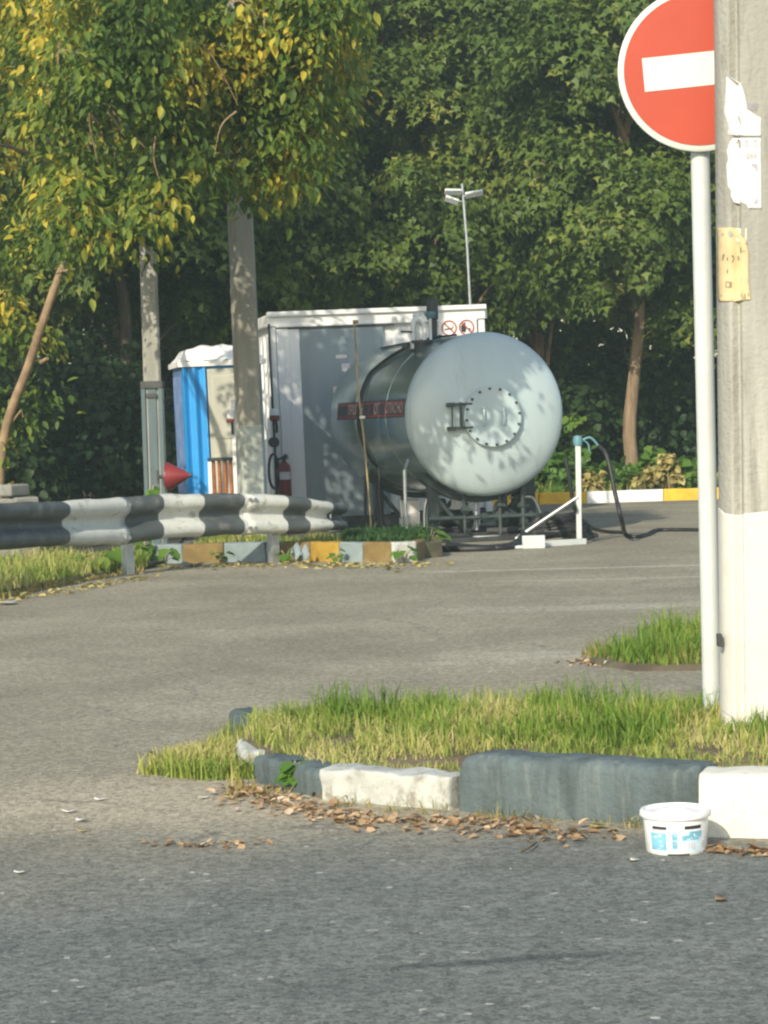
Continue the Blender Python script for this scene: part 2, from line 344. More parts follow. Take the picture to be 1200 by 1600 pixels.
# ------------------------------------------------------------ leaves and blades in bulk
HEX = np.array([(0, 0, 0), (.5, .28, .10), (.34, .74, .06), (0, 1.05, -.10), (-.34, .74, .06), (-.5, .28, .10)])
LANCE = np.array([(0, 0, 0), (.2, .3, .05), (.18, .65, .03), (0, 1.1, -.12), (-.18, .65, .03), (-.2, .3, .05)])
MAPLE = np.array([(0, 0, 0), (.60, .26, .08), (.23, .52, .07), (0, 1.12, -.10), (-.23, .52, .07), (-.60, .26, .08), (0, .36, .0)])
QM = np.array([(0, 1, 2, 6), (6, 2, 3, 4), (0, 6, 4, 5)])
QF = np.array([(0, 1, 2, 3), (0, 3, 4, 5)])
def unit(a): return a / np.maximum(np.linalg.norm(a, axis=1, keepdims=True), 1e-9)
def bulk(name, V, faces, mat, parent=None, origin=(0, 0, 0)):
    me = bpy.data.meshes.new(name); k = faces.shape[1]
    me.vertices.add(len(V)); me.vertices.foreach_set('co', (V - np.array(origin)).astype(np.float32).ravel())
    me.loops.add(faces.size); me.loops.foreach_set('vertex_index', faces.astype(np.int32).ravel())
    me.polygons.add(len(faces)); me.polygons.foreach_set('loop_start', np.arange(0, faces.size, k, dtype=np.int32))
    me.update(calc_edges=True); me.validate(); me.materials.append(MT[mat])
    o = bpy.data.objects.new(name, me); COL.objects.link(o)
    if parent: o.parent = parent
    else: o.location = origin
    return o
def leaf_verts(pos, nrm, dirn, size, tmpl=HEX):
    n = unit(nrm); y = dirn - n * np.sum(dirn * n, 1, keepdims=True); y = unit(y); x = np.cross(y, n)
    T = tmpl[None] * size[:, None, None]
    V = pos[:, None] + T[..., 0:1] * x[:, None] + T[..., 1:2] * y[:, None] + T[..., 2:3] * n[:, None]
    N = len(pos); Fc = ((QM if len(tmpl) == 7 else QF)[None] + (np.arange(N) * len(tmpl))[:, None, None]).reshape(-1, 4)
    return V.reshape(-1, 3), Fc
def blades(name, pts, hgt, mat, parent=None, width=.006, lean=.35, origin=(0, 0, 0)):
    N = len(pts); a = RNG.uniform(0, 2 * np.pi, N); side = np.stack([np.cos(a), np.sin(a), 0 * a], 1)
    b = RNG.uniform(0, 2 * np.pi, N); ln = np.abs(RNG.normal(0, lean, N)); le = np.stack([np.cos(b) * ln, np.sin(b) * ln, 0 * a], 1)
    up = np.array([0, 0, 1.0]); h = hgt[:, None]; wd = width * RNG.uniform(.6, 1.3, (N, 1))
    A = pts - side * wd; B = pts + side * wd; mid = pts + up * h * .55 + le * h * .35; Cc = mid - side * wd * .75; Dd = mid + side * wd * .75
    tip = pts + up * h * (1 - .3 * ln[:, None]) + le * h; E = tip - side * wd * .12; G = tip + side * wd * .12
    V = np.stack([A, B, Cc, Dd, E, G], 1).reshape(-1, 3)
    Fc = (np.array([(0, 1, 3, 2), (2, 3, 5, 4)])[None] + (np.arange(N) * 6)[:, None, None]).reshape(-1, 4)
    return bulk(name, V, Fc, mat, parent, origin)
def inpoly(x, y, poly):
    r = np.zeros(len(x), bool); n = len(poly)
    for i in range(n):
        x0, y0 = poly[i][:2]; x1, y1 = poly[(i + 1) % n][:2]
        c = ((y0 > y) != (y1 > y)) & (x < (x1 - x0) * (y - y0) / (y1 - y0 + 1e-12) + x0); r ^= c
    return r
def scatter(poly, n):
    p = np.array([q[:2] for q in poly]); lo, hi = p.min(0), p.max(0); out = np.zeros((0, 2))
    while len(out) < n:
        q = RNG.uniform(lo, hi, (n * 2, 2)); out = np.vstack([out, q[inpoly(q[:, 0], q[:, 1], p)]])
    return out[:n]
def vnoise(p, s, seed=0.0): return np.array([mnoise.noise(Vector((x * s + seed, y * s, seed))) for x, y in p[:, :2]])

def boughs(centers, sizes, outs, per, leaf, droop=.45, flat=.22, upw=.75, ndir=.55, tmpl=HEX, hang=.5):
    """leaf sprays: each bough a drooping, uneven, flattened dome of leaves"""
    Vs, Fs, off = [], [], 0
    for c, a, o in zip(centers, sizes, outs):
        n = int(per * RNG.uniform(.7, 1.3)); c = np.array(c); o = np.array(o)
        nz = unit((o * (1 - upw) + np.array([0, 0, upw]) + RNG.normal(0, .15, 3))[None])[0]
        t1 = unit(np.cross(nz, [.3, .2, 1.0])[None])[0]; t2 = np.cross(nz, t1)
        rr = np.sqrt(RNG.uniform(0, 1, n)); ph = RNG.uniform(0, 2 * np.pi, n)
        k = 1 + .28 * np.sin(ph * 3 + RNG.uniform(0, 6)) + .2 * np.sin(ph * 5 + RNG.uniform(0, 6))
        u, v = rr * np.cos(ph) * a * k, rr * np.sin(ph) * a * k * RNG.uniform(.65, 1)
        h = -droop * a * rr ** 2 + RNG.normal(0, flat * a, n)
        pos = c + u[:, None] * t1 + v[:, None] * t2 + h[:, None] * nz
        radial = u[:, None] * t1 + v[:, None] * t2
        nr = nz + radial * (.6 / a) + RNG.normal(0, ndir, (n, 3)); dr = radial / a + np.array([0, 0, -hang]) + RNG.normal(0, .4, (n, 3))
        V, Fc = leaf_verts(pos, nr, dr, leaf * RNG.uniform(.45, 1.45, n), tmpl); Vs.append(V); Fs.append(Fc + off); off += len(V)
    return np.vstack(Vs), np.vstack(Fs)

# ============================================================ SETTING
def sheet(name, poly, z, mat, label):
    mb = MB(); mb.add([(x, y, z) for x, y in poly], [tuple(range(len(poly)))]); o = build(name, mb, mat); return tag(o, label, 'ground', kind='structure')
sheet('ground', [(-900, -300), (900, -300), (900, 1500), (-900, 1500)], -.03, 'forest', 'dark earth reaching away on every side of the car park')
sheet('asphalt', [(-30, -20), (32, -20), (32, 40.6), (-30, 40.6)], 0, 'asphalt', 'worn grey asphalt of the road and the car park')

def mound(name, poly, z, mat, label, slope=.12, z0=-.01):
    c = Vector((sum(p[0] for p in poly) / len(poly), sum(p[1] for p in poly) / len(poly)))
    n = len(poly); out = [(p[0] + (p[0] - c.x) / max(.01, (Vector(p[:2]) - c).length) * slope, p[1] + (p[1] - c.y) / max(.01, (Vector(p[:2]) - c).length) * slope, z0) for p in poly]
    mb = MB(); mb.add([(p[0], p[1], z) for p in poly] + out, [tuple(range(n))] + [(k, k + n, (k + 1) % n + n, (k + 1) % n) for k in range(n)])
    return tag(build(name, mb, mat, angle=80), label, 'ground', kind='structure')

def kerb(name, p0, p1, w_, h, mat, label, group, rt=.05, er=.06, jit=.006, er2=None, sink=.03, n=34):
    """a kerb stone from p0 to p1 (front foot line), rounded over its top edges and ends, slightly battered"""
    p0, p1 = Vector((p0[0], p0[1], 0)), Vector((p1[0], p1[1], 0)); t = (p1 - p0); L = t.length; t /= L
    b = Vector((-t.y, t.x, 0))
    if b.y < 0: b = -b
    sec = [(0, -sink), (0, h * .3), (0, h * .6)]
    for k in range(7): a = k / 6 * math.pi / 2; sec.append((rt - rt * math.cos(a) , h - rt + rt * math.sin(a)))
    for k in range(7): a = k / 6 * math.pi / 2; sec.append((w_ - rt + rt * math.sin(a), h - rt + rt * math.cos(a)))
    sec += [(w_, h * .5), (w_, -sink)]
    mb = MB(); vs = []; m = len(sec); sd_ = random.uniform(0, 50)
    for i in range(n + 1):
        u = i / n; x = u * L
        if er > 0:
            x = L * (.5 - .5 * math.cos(math.pi * u)); e = min(x, L - x); ee = er if (x < L / 2 or er2 is None) else er2; k = math.sqrt(max(0, 1 - (1 - min(1, e / ee)) ** 2)) if e < ee else 1
        else: k = 1
        for (dy, z) in sec:
            yy = w_ / 2 + (dy - w_ / 2) * (.62 + .38 * k); zz = z if z < 0 else z * ((.72 + .28 * k) if er > .055 else (.92 + .08 * k))
            q = p0 + t * x + b * yy + Vector((0, 0, zz)); q += mnoise.noise_vector(q * 9 + Vector((sd_, 0, 0))) * jit + mnoise.noise_vector(q * 34 + Vector((sd_, 5, 0))) * jit * .55
            vs.append(q)
    fs = [(i * m + k, (i + 1) * m + k, (i + 1) * m + k + 1, i * m + k + 1) for i in range(n) for k in range(m - 1)]
    fs += [tuple(range(m)), tuple(range(n * m, n * m + m))[::-1]]
    mb.add(vs, fs); o = build(name, mb, mat, angle=55, origin=((p0 + p1) / 2)); return tag(o, label, 'kerb stone', group)

# ---- near traffic island
isl = [(3.3, 8.35), (1.15, 8.5), (.36, 8.98), (-.2, 9.22), (-.48, 9.72), (-.66, 10.25), (-.66, 10.95), (-.3, 11.2), (.5, 11.25), (1.3, 10.9), (3.3, 10.5)]
mound('island_soil', isl, .11, 'earth', 'grassy earth of the traffic island behind the kerb', .1)
G = 'painted kerb stones round the traffic island'
kerb('kerb_stone', P(712, 1268), P(1094, 1296), .2, .225, 'darkpaint', 'big dark grey kerb stone with rounded end behind the bucket', G, .05, .1, .009, .015)
kerb('kerb_stone', P(1092, 1308), P(1560, 1318), .2, .225, 'creampaint', 'big cream white kerb stone right behind the bucket', G, .024, .012, .009)
kerb('kerb_stone', P(498, 1250), P(702, 1266), .16, .128, 'lowwhite', 'low peeling white kerb stone with weeds along its foot', G, .02, .015, .014)
kerb('kerb_stone', P(392, 1222), P(500, 1247), .16, .115, 'darkpaint', 'low dark grey kerb stone beside the broad leaved weed', G, .03, .05, .01)
kerb('kerb_stone', P(383, 1212) , P(368, 1188), .13, .10, 'lowwhite', 'short whitish kerb end at the bend of the island', G, .03, .05, .012, n=14)
kerb('kerb_stone', P(376, 1160), P(356, 1136), .13, .105, 'darkpaint', 'small dark kerb stone half buried in grass at island tip', G, .04, .06, .012, n=14)

def grass(name, poly, n, z, h0, h1, mat, label, width=.005, lean=.35, clump=2.2, thresh=-.9, yscale=None):
    q = scatter(poly, n); nz = vnoise(q, clump, 3.3); keep = nz > thresh; q = q[keep]; nz = nz[keep]
    h = (h0 + (h1 - h0) * np.clip(.5 + nz, 0, 1)) * RNG.uniform(.5, 1.25, len(q))
    if yscale: h *= np.interp(q[:, 1], yscale[0], yscale[1])
    pts = np.column_stack([q, np.full(len(q), z)])
    return tag(blades(name, pts, h, mat, None, width, lean), label, 'grass', kind='stuff')
grass('grass', isl, 24000, .10, .035, .15, 'grassmat', 'mixed green and straw coloured grass covering the traffic island', .0036, .65, 3.2, -.3, ([8.3, 8.9, 9.6, 10.2, 11.2], [.4, .48, .7, .95, 1.0]))
grass('grass', [(.1, 9.6), (3.2, 9.3), (3.2, 10.5), (1.3, 10.85), (.4, 11.15), (-.4, 11.1)], 6000, .10, .06, .20, 'grassgreen', 'taller green grass along the far side of the traffic island', .0042, .5, 2.4, -.1)
grass('grass', [(-1.12, 10.0), (-.95, 10.75), (-.72, 11.05), (-.6, 10.2), (-.5, 9.75), (-.8, 9.75)], 2300, 0, .03, .13, 'grassmat', 'scraggly drying grass spilling onto asphalt past the island tip', .0045, .6, 3, -.25)
grass('grass', [(-.7, 9.85), (-.3, 9.25), (.3, 8.98), (.3, 8.82), (-.3, 9.0), (-.8, 9.7)], 500, 0, .03, .13, 'grassdry', 'thin weeds growing along the foot of the low kerb', .004, .6, 4, .05)
grass('grass', [(.28, 8.9), (.28, 8.8), (.55, 8.68), (.6, 8.76)], 60, 0, .03, .09, 'grassmat', 'few blades in front of the dark kerb end', .004, .6, 4, -.9)
# ---- second strip of grass beyond the footway
isl2 = [tuple(P(922, 1028, .03)[:2]), tuple(P(1000, 1040, .03)[:2]), tuple(P(1400, 1034, .03)[:2]), (6.5, 15.2), (3.0, 15.6), (1.9, 15.3)]
mound('verge_soil', isl2, .03, 'earth', 'earth of the second grass strip beyond the first island', .06)
grass('grass', isl2, 11000, .03, .04, .21, 'grassgreen', 'short bright green grass of the second strip behind the sign post', .005, .5, 2.4, -.42)
grass('grass', [tuple(P(905, 1030)[:2]), tuple(P(1000, 1046)[:2]), tuple(P(1300, 1040)[:2]), tuple(P(1300, 1026)[:2]), tuple(P(1000, 1030)[:2]), tuple(P(925, 1020)[:2])], 1400, .01, .03, .11, 'grassdry', 'dry fringe in front of the second grass strip', .005, .7, 3, -.35)
# ---- left verge and raised bed
vl = [(-14, 12.5), (-4.9, 17.6), tuple(P(0, 930)[:2]), tuple(P(120, 908)[:2]), tuple(P(238, 888)[:2]), (-2.48, 26.3), (-3.2, 40.3), (-20, 40.4), (-24, 14)]
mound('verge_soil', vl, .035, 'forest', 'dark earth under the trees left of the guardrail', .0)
vg = [tuple(P(-60, 944)[:2]), tuple(P(0, 932)[:2]), tuple(P(120, 906)[:2]), tuple(P(232, 890)[:2]), tuple(P(226, 872)[:2]), tuple(P(60, 880)[:2]), tuple(P(-60, 895)[:2])]
grass('grass', vg, 4200, .03, .08, .24, 'grassmat', 'green grass growing under the near end of the guardrail', .009, .5, 1.5, -.6)
grass('grass', [(-8.5, 15.6), (-4.95, 17.7), (-4.1, 20.2), (-4.5, 20.9), (-5.6, 19.0), (-9, 17.0)], 3500, .02, .08, .24, 'grassmat', 'green grass under the guardrail where it runs on to the left', .009, .5, 1.5, -.6)
vd = [tuple(P(-60, 950)[:2]), tuple(P(0, 938)[:2]), tuple(P(120, 911)[:2]), tuple(P(225, 894)[:2]), tuple(P(220, 888)[:2]), tuple(P(0, 924)[:2]), tuple(P(-60, 938)[:2])]
grass('grass', vd, 1500, 0, .03, .09, 'grassdry', 'straw coloured dry grass edging the asphalt by the guardrail', .009, .7, 2, -.9)
bed = [(-2.3, 26.35), (-1.0, 25.75), (.3, 25.15), (.62, 25.3), (.6, 26.6), (-.6, 27.6), (-2.2, 28.2)]
mound('bed_soil', bed, .17, 'earth', 'earth of the raised bed behind the ochre and white kerb', .02)
grass('grass', [(-.45, 25.65), (.3, 25.3), (.5, 25.4), (.5, 26.4), (-.5, 27.2)], 3000, .16, .06, .2, 'shadegrass', 'low dark green ground cover in the raised bed by the tank', .012, .7, 2, -.9)
grass('grass', [(-2.2, 26.45), (-.5, 25.65), (-.5, 26.2), (-2.1, 27)], 1300, .16, .05, .16, 'grassmat', 'thin grass in the raised bed behind the guardrail', .01, .7, 2, -.6)

GK = 'ochre and white kerb blocks under the guardrail'
bd = [(238, 880.5), (285, 880), (350, 878.5), (416, 877), (438, 876.5), (484, 877), (529, 878), (566, 878.5), (612, 879), (652, 877)]
cols = [('bluewhite', 'blue grey kerb block leftmost under the guardrail'), ('ochre', 'wide ochre kerb block between two blue grey blocks under the guardrail'), ('bluewhite', 'blue grey kerb block left of the guardrail post'),
        ('bluewhite', 'narrow blue grey kerb block hidden behind the guardrail post'), ('ochre', 'dirty brown ochre kerb block right of the guardrail post'), ('yellowdull', 'bright yellow kerb block under the end of the guardrail'),
        ('bluewhite', 'blue grey kerb block between the yellow and the ochre block'), ('ochre', 'ochre kerb block in front of the green raised bed'), ('lowwhite', 'peeling white kerb block near the tank end of the row')]
for i in range(9):
    (xa, ya), (xb, yb) = bd[i], bd[i + 1]; c, l = cols[i]
    kerb('kerb_block', P(xa, ya), P(xb, yb), .16, .215, c, l, GK, .025, .02, .008, n=12)
kerb('kerb_block', P(652, 877), P(674, 868), .16, .20, 'ochre', 'last ochre kerb block turning in towards the tank', GK, .03, .03, .01, n=10)
GF = 'yellow and white kerb stones along the trees'
fb = [(560, 796), (700, 792), (842, 788), (917, 786.5), (1037, 782.5), (1150, 779), (1290, 775)]
fc = [('white', 'white kerb stone of the far kerb behind the tank'), ('yellow', 'yellow far kerb stone hidden in part by the tank'), ('yellow', 'yellow far kerb stone just right of the tank'), ('white', 'white kerb stone by the trees between two yellow ones'), ('yellow', 'yellow far kerb stone beside the sign post'), ('white', 'white far kerb stone behind the concrete pole')]
for i in range(6):
    kerb('kerb_stone', P(*fb[i]), P(*fb[i + 1]), .2, .2, fc[i][0], fc[i][1], GF, .03, .02, .01, n=16)
fp = [tuple((P(*q) + Vector((0, .12, 0)))[:2]) for q in fb]
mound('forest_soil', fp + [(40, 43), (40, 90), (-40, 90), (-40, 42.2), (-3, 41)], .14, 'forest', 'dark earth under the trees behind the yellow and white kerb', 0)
grass('grass', [(1.8, 40.6), (7, 42), (7, 44), (1.5, 43)], 5000, .13, .08, .3, 'grassmat', 'low grass and weeds under the trees behind the far kerb', .02, .6, .8, -.5)

# ============================================================ NEAR THINGS
# ---- no entry sign
base = P(1113, 1119, .11); dS = base.y
sg = thing('road_sign', base, 'round red no entry sign with white bar on a pale post', 'road sign')
top = D(1090, 60, dS + .03); mb = MB()
mb.tube([base - Vector((0, 0, .1)), base.lerp(top, .5), top], .043, 24); build('post', mb, 'postwhite', sg)
ctr = D(1093, 109, dS - .045); tilt = Matrix.Rotation(R(5.0), 4, 'Y') @ Matrix.Rotation(R(0), 4, 'X')
fr = Matrix.Translation(ctr) @ Matrix.Rotation(R(-4), 4, 'Z') @ Matrix.Rotation(R(-3.6), 4, 'Y')
rs = .366
mb = MB(fr); mb.lathe([(rs - .02, .012), (rs, .010), (rs, -.006), (rs - .012, -.012), (.0, -.012)], 72, axis='Y'); plate = build('sign_plate', mb, 'signwhite', sg)
mb = MB(fr); mb.lathe([(0, -.0155), (rs - .026, -.0155), (rs - .026, -.0115)], 72, axis='Y'); build('red_disc', mb, 'signred', plate)
mb = MB(fr); mb.box((0, -.0165, 0), (.505, .003, .150)); build('white_bar', mb, 'signwhite', plate)
for z in (.12, -.12): mb = MB(fr); mb.box((0, .012, z), (.34, .02, .035)); build('bracket', mb, 'galv', sg)

# ---- near concrete pole with torn posters
pb = P(1129, 1137, .11); yaw = R(16)
pf = Matrix.Translation(pb) @ Matrix.Rotation(R(1.0), 4, 'Y') @ Matrix.Rotation(0, 4, 'Z')
c1 = (.088, -.10); 
def polesec(z):                               # tapering, flat faced section, local x to the right, y away
    k = 1 - .010 * z; q = 0; return [(q, .05), (q + .010, -.06 * k), (q + .040, -.100 * k), (.080 + q, -.083 * k), (.086 + q, -.126 * k), (.36, -.15 * k), (.36, .19), (.06, .19)]
mb = MB(pf); zz = [-.3, .95, 2, 3, 4, 5, 6, 7, 8.2]; vs = []
for z in zz: vs += [(x, y, z) for x, y in polesec(z)]
n = 8; fs = [(i * n + k, i * n + (k + 1) % n, (i + 1) * n + (k + 1) % n, (i + 1) * n + k) for i in range(len(zz) - 1) for k in range(n)] + [tuple(range(n)), tuple(range((len(zz) - 1) * n, len(zz) * n))[::-1]]
mb.add(vs, fs)
cp = thing('concrete_pole', pb, 'thick pale concrete pole with limewashed foot and torn posters', 'pole')
build('shaft', mb, 'concrete', cp, .008, 2)
mb = MB(pf); vs = []; n = 8; NZ = 14
ztop = .955
for i in range(NZ):
    z = -.2 + (ztop + .2) * i / (NZ - 1); pr = polesec(z); cx_ = sum(p[0] for p in pr) / 8; cy_ = sum(p[1] for p in pr) / 8
    for k, (x, y) in enumerate(pr):
        d = Vector((x - cx_, y - cy_)); d *= 1 + .004 / d.length; zj = z + (random.uniform(-.02, .02) if i == NZ - 1 else 0)
        vs.append((cx_ + d.x, cy_ + d.y, zj))
fs = [(i * n + k, i * n + (k + 1) % n, (i + 1) * n + (k + 1) % n, (i + 1) * n + k) for i in range(NZ - 1) for k in range(n)] + [tuple(range((NZ - 1) * n, NZ * n))[::-1]]
mb.add(vs, fs); build('painted_foot', mb, 'limewash', cp, .006, 2)
mb = MB(); q = D(1124, 1000, pb.y - .06); mb.box(q, (.02, .05, .055)); mb.tube([q + Vector((-.012, 0, -.01)), q + Vector((.012, 0, -.01))], .012, 8); build('strap_buckle', mb, 'darksteel', cp, .003)

def onpole(px, py, lift=.003):
    """point of the pole's skin seen at a photo pixel"""
    o = Vector((0, 0, H)); d = ray(px, py); inv = pf.inverted(); lo = inv @ o; ld = inv.to_3x3() @ d
    best = None; zg = (lo + ld * (9.4)).z; s_ = polesec(zg)
    for k in range(0, 5):
        a, b = Vector(s_[k]), Vector(s_[k + 1]); e = b - a; nn = Vector((e.y, -e.x)).normalized()
        if k == 3: continue
        den = ld.x * nn.x + ld.y * nn.y
        if abs(den) < 1e-6: continue
        t = ((a.x - lo.x) * nn.x + (a.y - lo.y) * nn.y) / den; h_ = lo + ld * t
        u = ((h_.x - a.x) * e.x + (h_.y - a.y) * e.y) / e.length_squared
        if -.03 <= u <= 1.03 and (best is None or t < best[0]): best = (t, h_ + Vector((nn.x, nn.y, 0)) * lift)
    if best is None: return D(px, py, pb.y - .1)
    return pf @ best[1]
def paper(name, rows, mat, label, lift, cat='poster', extra=()):
    """rows of (y, left x, right x): a torn sheet glued round the pole's corner"""
    mb = MB(); nc = 12; vs = []
    for (y, xa, xb) in rows:
        for k in range(nc + 1): vs.append(onpole(xa + (xb - xa) * k / nc, y, lift + random.uniform(0, .0012)))
    fs = [(i * (nc + 1) + k, i * (nc + 1) + k + 1, (i + 1) * (nc + 1) + k + 1, (i + 1) * (nc + 1) + k) for i in range(len(rows) - 1) for k in range(nc)]
    mb.add(vs, fs); th = thing(name, vs[0], label, cat); sh = build('sheet', mb, mat, th, angle=180)
    so = sh.modifiers.new('solid', 'SOLIDIFY'); so.thickness = .0006; so.offset = 1
    for (pname, pm, quads) in extra:
        mb = MB()
        for qd in quads: mb.add([onpole(x, y, lift + .0028) for x, y in qd], [tuple(range(len(qd)))])
        build(pname, mb, pm, th, angle=180)
    return th
def rq(x0, y0, x1, y1): return [(x0, y0), (x1, y0), (x1, y1), (x0, y1)]
def glyphs(x0, y0, x1, y1, n):
    """a row of illegible printed strokes"""
    o = []; w_ = (x1 - x0) / n
    for i in range(n):
        a = x0 + i * w_; o += [rq(a + .1 * w_, y0, a + .36 * w_, y1), rq(a + .6 * w_, y0, a + .84 * w_, y1)]
        yy = random.choice((y0, (y0 + y1) / 2 - 1, y1 - 2)); o.append(rq(a + .36 * w_, yy, a + .6 * w_, yy + 2))
    return o
paper('poster', [(120, 1136, 1139), (130, 1135.5, 1157), (140, 1135, 1161), (150, 1134, 1164), (160, 1134, 1166), (170, 1132, 1167), (180, 1133, 1180), (184, 1135, 1189), (200, 1139, 1189), (210, 1137, 1189.5), (213, 1147, 1189.5)], 'paper', 'torn white poster on the concrete pole, upper one with ragged top', .003,
      extra=[('print', 'print', glyphs(1166, 161, 1184, 172, 3))])
paper('poster', [(216, 1144, 1189), (222, 1140, 1189), (235, 1137, 1189.5), (250, 1139, 1189.5), (258, 1136, 1190), (275, 1137, 1190), (290, 1138, 1190), (298, 1142, 1190), (306, 1141, 1190), (316, 1146, 1190), (322, 1168, 1190), (326, 1169, 1190)], 'paper', 'torn white poster on the concrete pole, lower one with grey printed digits', .003,
      extra=[('print', 'print', glyphs(1149, 219, 1158, 230, 2) + glyphs(1163, 219, 1170, 231, 1) + glyphs(1176, 219, 1184, 232, 1) + glyphs(1166, 238, 1183, 249, 3) + [[(1172, 256), (1184, 256), (1184, 270)], [(1177, 318), (1184, 308), (1184, 319)]])])
paper('notice', [(356, 1122, 1150), (358, 1121.5, 1150), (375, 1122, 1166), (395, 1121, 1170), (420, 1122, 1170), (440, 1121.5, 1170), (455, 1122, 1172), (468, 1123, 1173), (471, 1124, 1158)], 'paperold', 'yellowed paper notice with faint brown marks on the concrete pole', .003, 'notice',
      extra=[('peach_stamp', 'paperpeach', [rq(1149, 357, 1167, 378)]),
             ('handwriting', 'ink', [rq(1153, 381, 1155, 386), [(1155, 386), (1157, 386), (1158.5, 395), (1156.5, 395)], rq(1164, 380, 1168, 381.5), rq(1160, 392, 1164, 393.5), rq(1130, 365, 1132, 368), [(1130, 399), (1133, 396), (1134, 398), (1131, 408), (1129.5, 407)], rq(1137, 402, 1139, 407), [(1141, 399), (1145, 399), (1147, 404), (1143, 411), (1142, 409), (1145, 404)], rq(1151, 400, 1156, 406), rq(1137, 421, 1139, 427), rq(1135, 440, 1142, 441.2), rq(1135, 448, 1142, 449.2), rq(1135, 440, 1136.2, 449), rq(1141, 440, 1142.2, 449), rq(1128, 460, 1152, 463.5), rq(1157, 459, 1158.5, 464), rq(1163, 459, 1164.5, 464), rq(1168, 458, 1170, 463)])])

# ---- plastic bucket
bb = P(1063, 1337) + Vector((0, .1, 0))
BBM = Matrix.Translation(bb) @ Matrix.Diagonal((1.02, 1.02, .86, 1))
bk = thing('plastic_bucket', bb, 'white lidded plastic bucket with blue label standing by the kerb', 'bucket')
mb = MB(BBM); mb.lathe([(0, .004), (.094, .004), (.098, 0), (.101, .004), (.108, .12), (.109, .14), (.113, .142), (.113, .15)], 56); build('body', mb, 'bucket', bk)
mb = MB(BBM); mb.lathe([(.110, .142), (.118, .142), (.1195, .147), (.1195, .163), (.116, .169), (.107, .169), (.104, .160), (.02, .158), (0, .158)], 56)
lid = build('lid', mb, 'bucket', bk)
mb = MB(BBM); pts = [(-.075, -.03, .163), (-.05, -.055, .172), (-.01, -.062, .180), (.03, -.05, .174), (.06, -.03, .163)]
vs = []
for i in range(14):
    for j in range(9):
        u, v = i / 13 * 2 - 1, j / 8 * 2 - 1; h_ = .032 * max(0, 1 - u * u) * max(0, 1 - v * v) * (.8 + .5 * mnoise.noise(Vector((u * 3, v * 3, 2))))
        vs.append((u * .072 - .012, v * .05 - .045 + .0, .1605 + h_))
mb.add(vs, [(i * 9 + j, (i + 1) * 9 + j, (i + 1) * 9 + j + 1, i * 9 + j + 1) for i in range(13) for j in range(8)])
build('folded_film', mb, 'bucket', lid, angle=180)
mb = MB(BBM); mb.tube(smooth([(-.118, 0, .150), (-.10, .075, .120), (0, .125, .105), (.10, .075, .12), (.118, 0, .15)]), .003, 8); build('handle', mb, 'bucket', bk)
def band(a0, a1, z0, z1, lift, mb, mi, n=10):
    vs = []
    for k in range(n + 1):
        a = R(-90 + a0 + (a1 - a0) * k / n)
        for z in (z0, z1):
            r = .1012 + (z - .004) * .0603 + lift; vs.append((r * math.cos(a), r * math.sin(a), z))
    mb.add(vs, [(2 * k, 2 * k + 2, 2 * k + 3, 2 * k + 1) for k in range(n)], mi)
mb = MB(BBM)
band(-60, 62, .010, .131, .0006, mb, 0, 24)
for (a0, a1, z0, z1, mi) in ((-55, -22, .095, .116, 4), (-52, -24, .104, .116, 3), (8, 42, .104, .118, 3), (-58, -25, .02, .09, 2), (-50, -40, .024, .066, 1), (-35, -26, .018, .056, 5), (-18, 44, .012, .096, 1), (-14, -5, .028, .052, 2), (-14, -5, .062, .088, 2), (4, 38, .060, .080, 2), (16, 44, .070, .094, 2), (14, 26, .078, .1, 1), (10, 30, .02, .05, 4), (46, 60, .02, .05, 5), (-6, 4, .05, .08, 4)):
    band(a0, a1, z0, z1, .0010 + .0003 * random.random() + .0004 * (mi in (2, 3)), mb, mi)
for k in range(26):
    a0 = random.uniform(-54, 52); z0 = random.uniform(.018, .088); band(a0, a0 + random.uniform(2, 9), z0, z0 + random.uniform(.002, .009), .0018 + .00002 * k, mb, random.choice((1, 2, 4, 4, 5, 0)), 3)
band(-24, 18, .0015, .007, .0012, mb, 3)
build('label_print', mb, ['bucket', 'bluelight', 'bluemid', 'bandblack', 'greylilac', 'label'], bk, angle=180)

# ============================================================ GUARDRAIL
rail_pts = [(-460, 16.8, 841, 941), (-90, 20.6, 786, 866), (0, 21.9, 785, 859), (95, 22.9, 783, 853), (190, 23.8, 777, 852), (250, 24.15, 772, 842), (315, 24.5, 771, 838), (380, 24.85, 770, 835), (445, 25.2, 774, 834), (480, 25.4, 779, 832), (515, 25.7, 785, 829)]
st = []
for (px, d, yt, yb) in rail_pts: st.append((D(px, yt, d), D(px, yb, d)))
def rail_at(px):
    xs = [r[0] for r in rail_pts]; px = max(xs[0], min(xs[-1], px))
    for i in range(len(xs) - 1):
        if xs[i] <= px <= xs[i + 1]:
            t = (px - xs[i]) / (xs[i + 1] - xs[i]); return st[i][0].lerp(st[i + 1][0], t), st[i][1].lerp(st[i + 1][1], t), (st[i + 1][0] - st[i][0])
WP = [(0, 0), (.35, .02), (.8, .07), (1, .13), (1, .25), (.8, .32), (.3, .39), (.05, .44), (.05, .56), (.3, .61), (.8, .68), (1, .75), (1, .87), (.8, .93), (.35, .98), (0, 1)]
gr = thing('guardrail', rail_at(190)[1] * 1, 'black and white striped steel guardrail curving along the verge', 'guardrail')
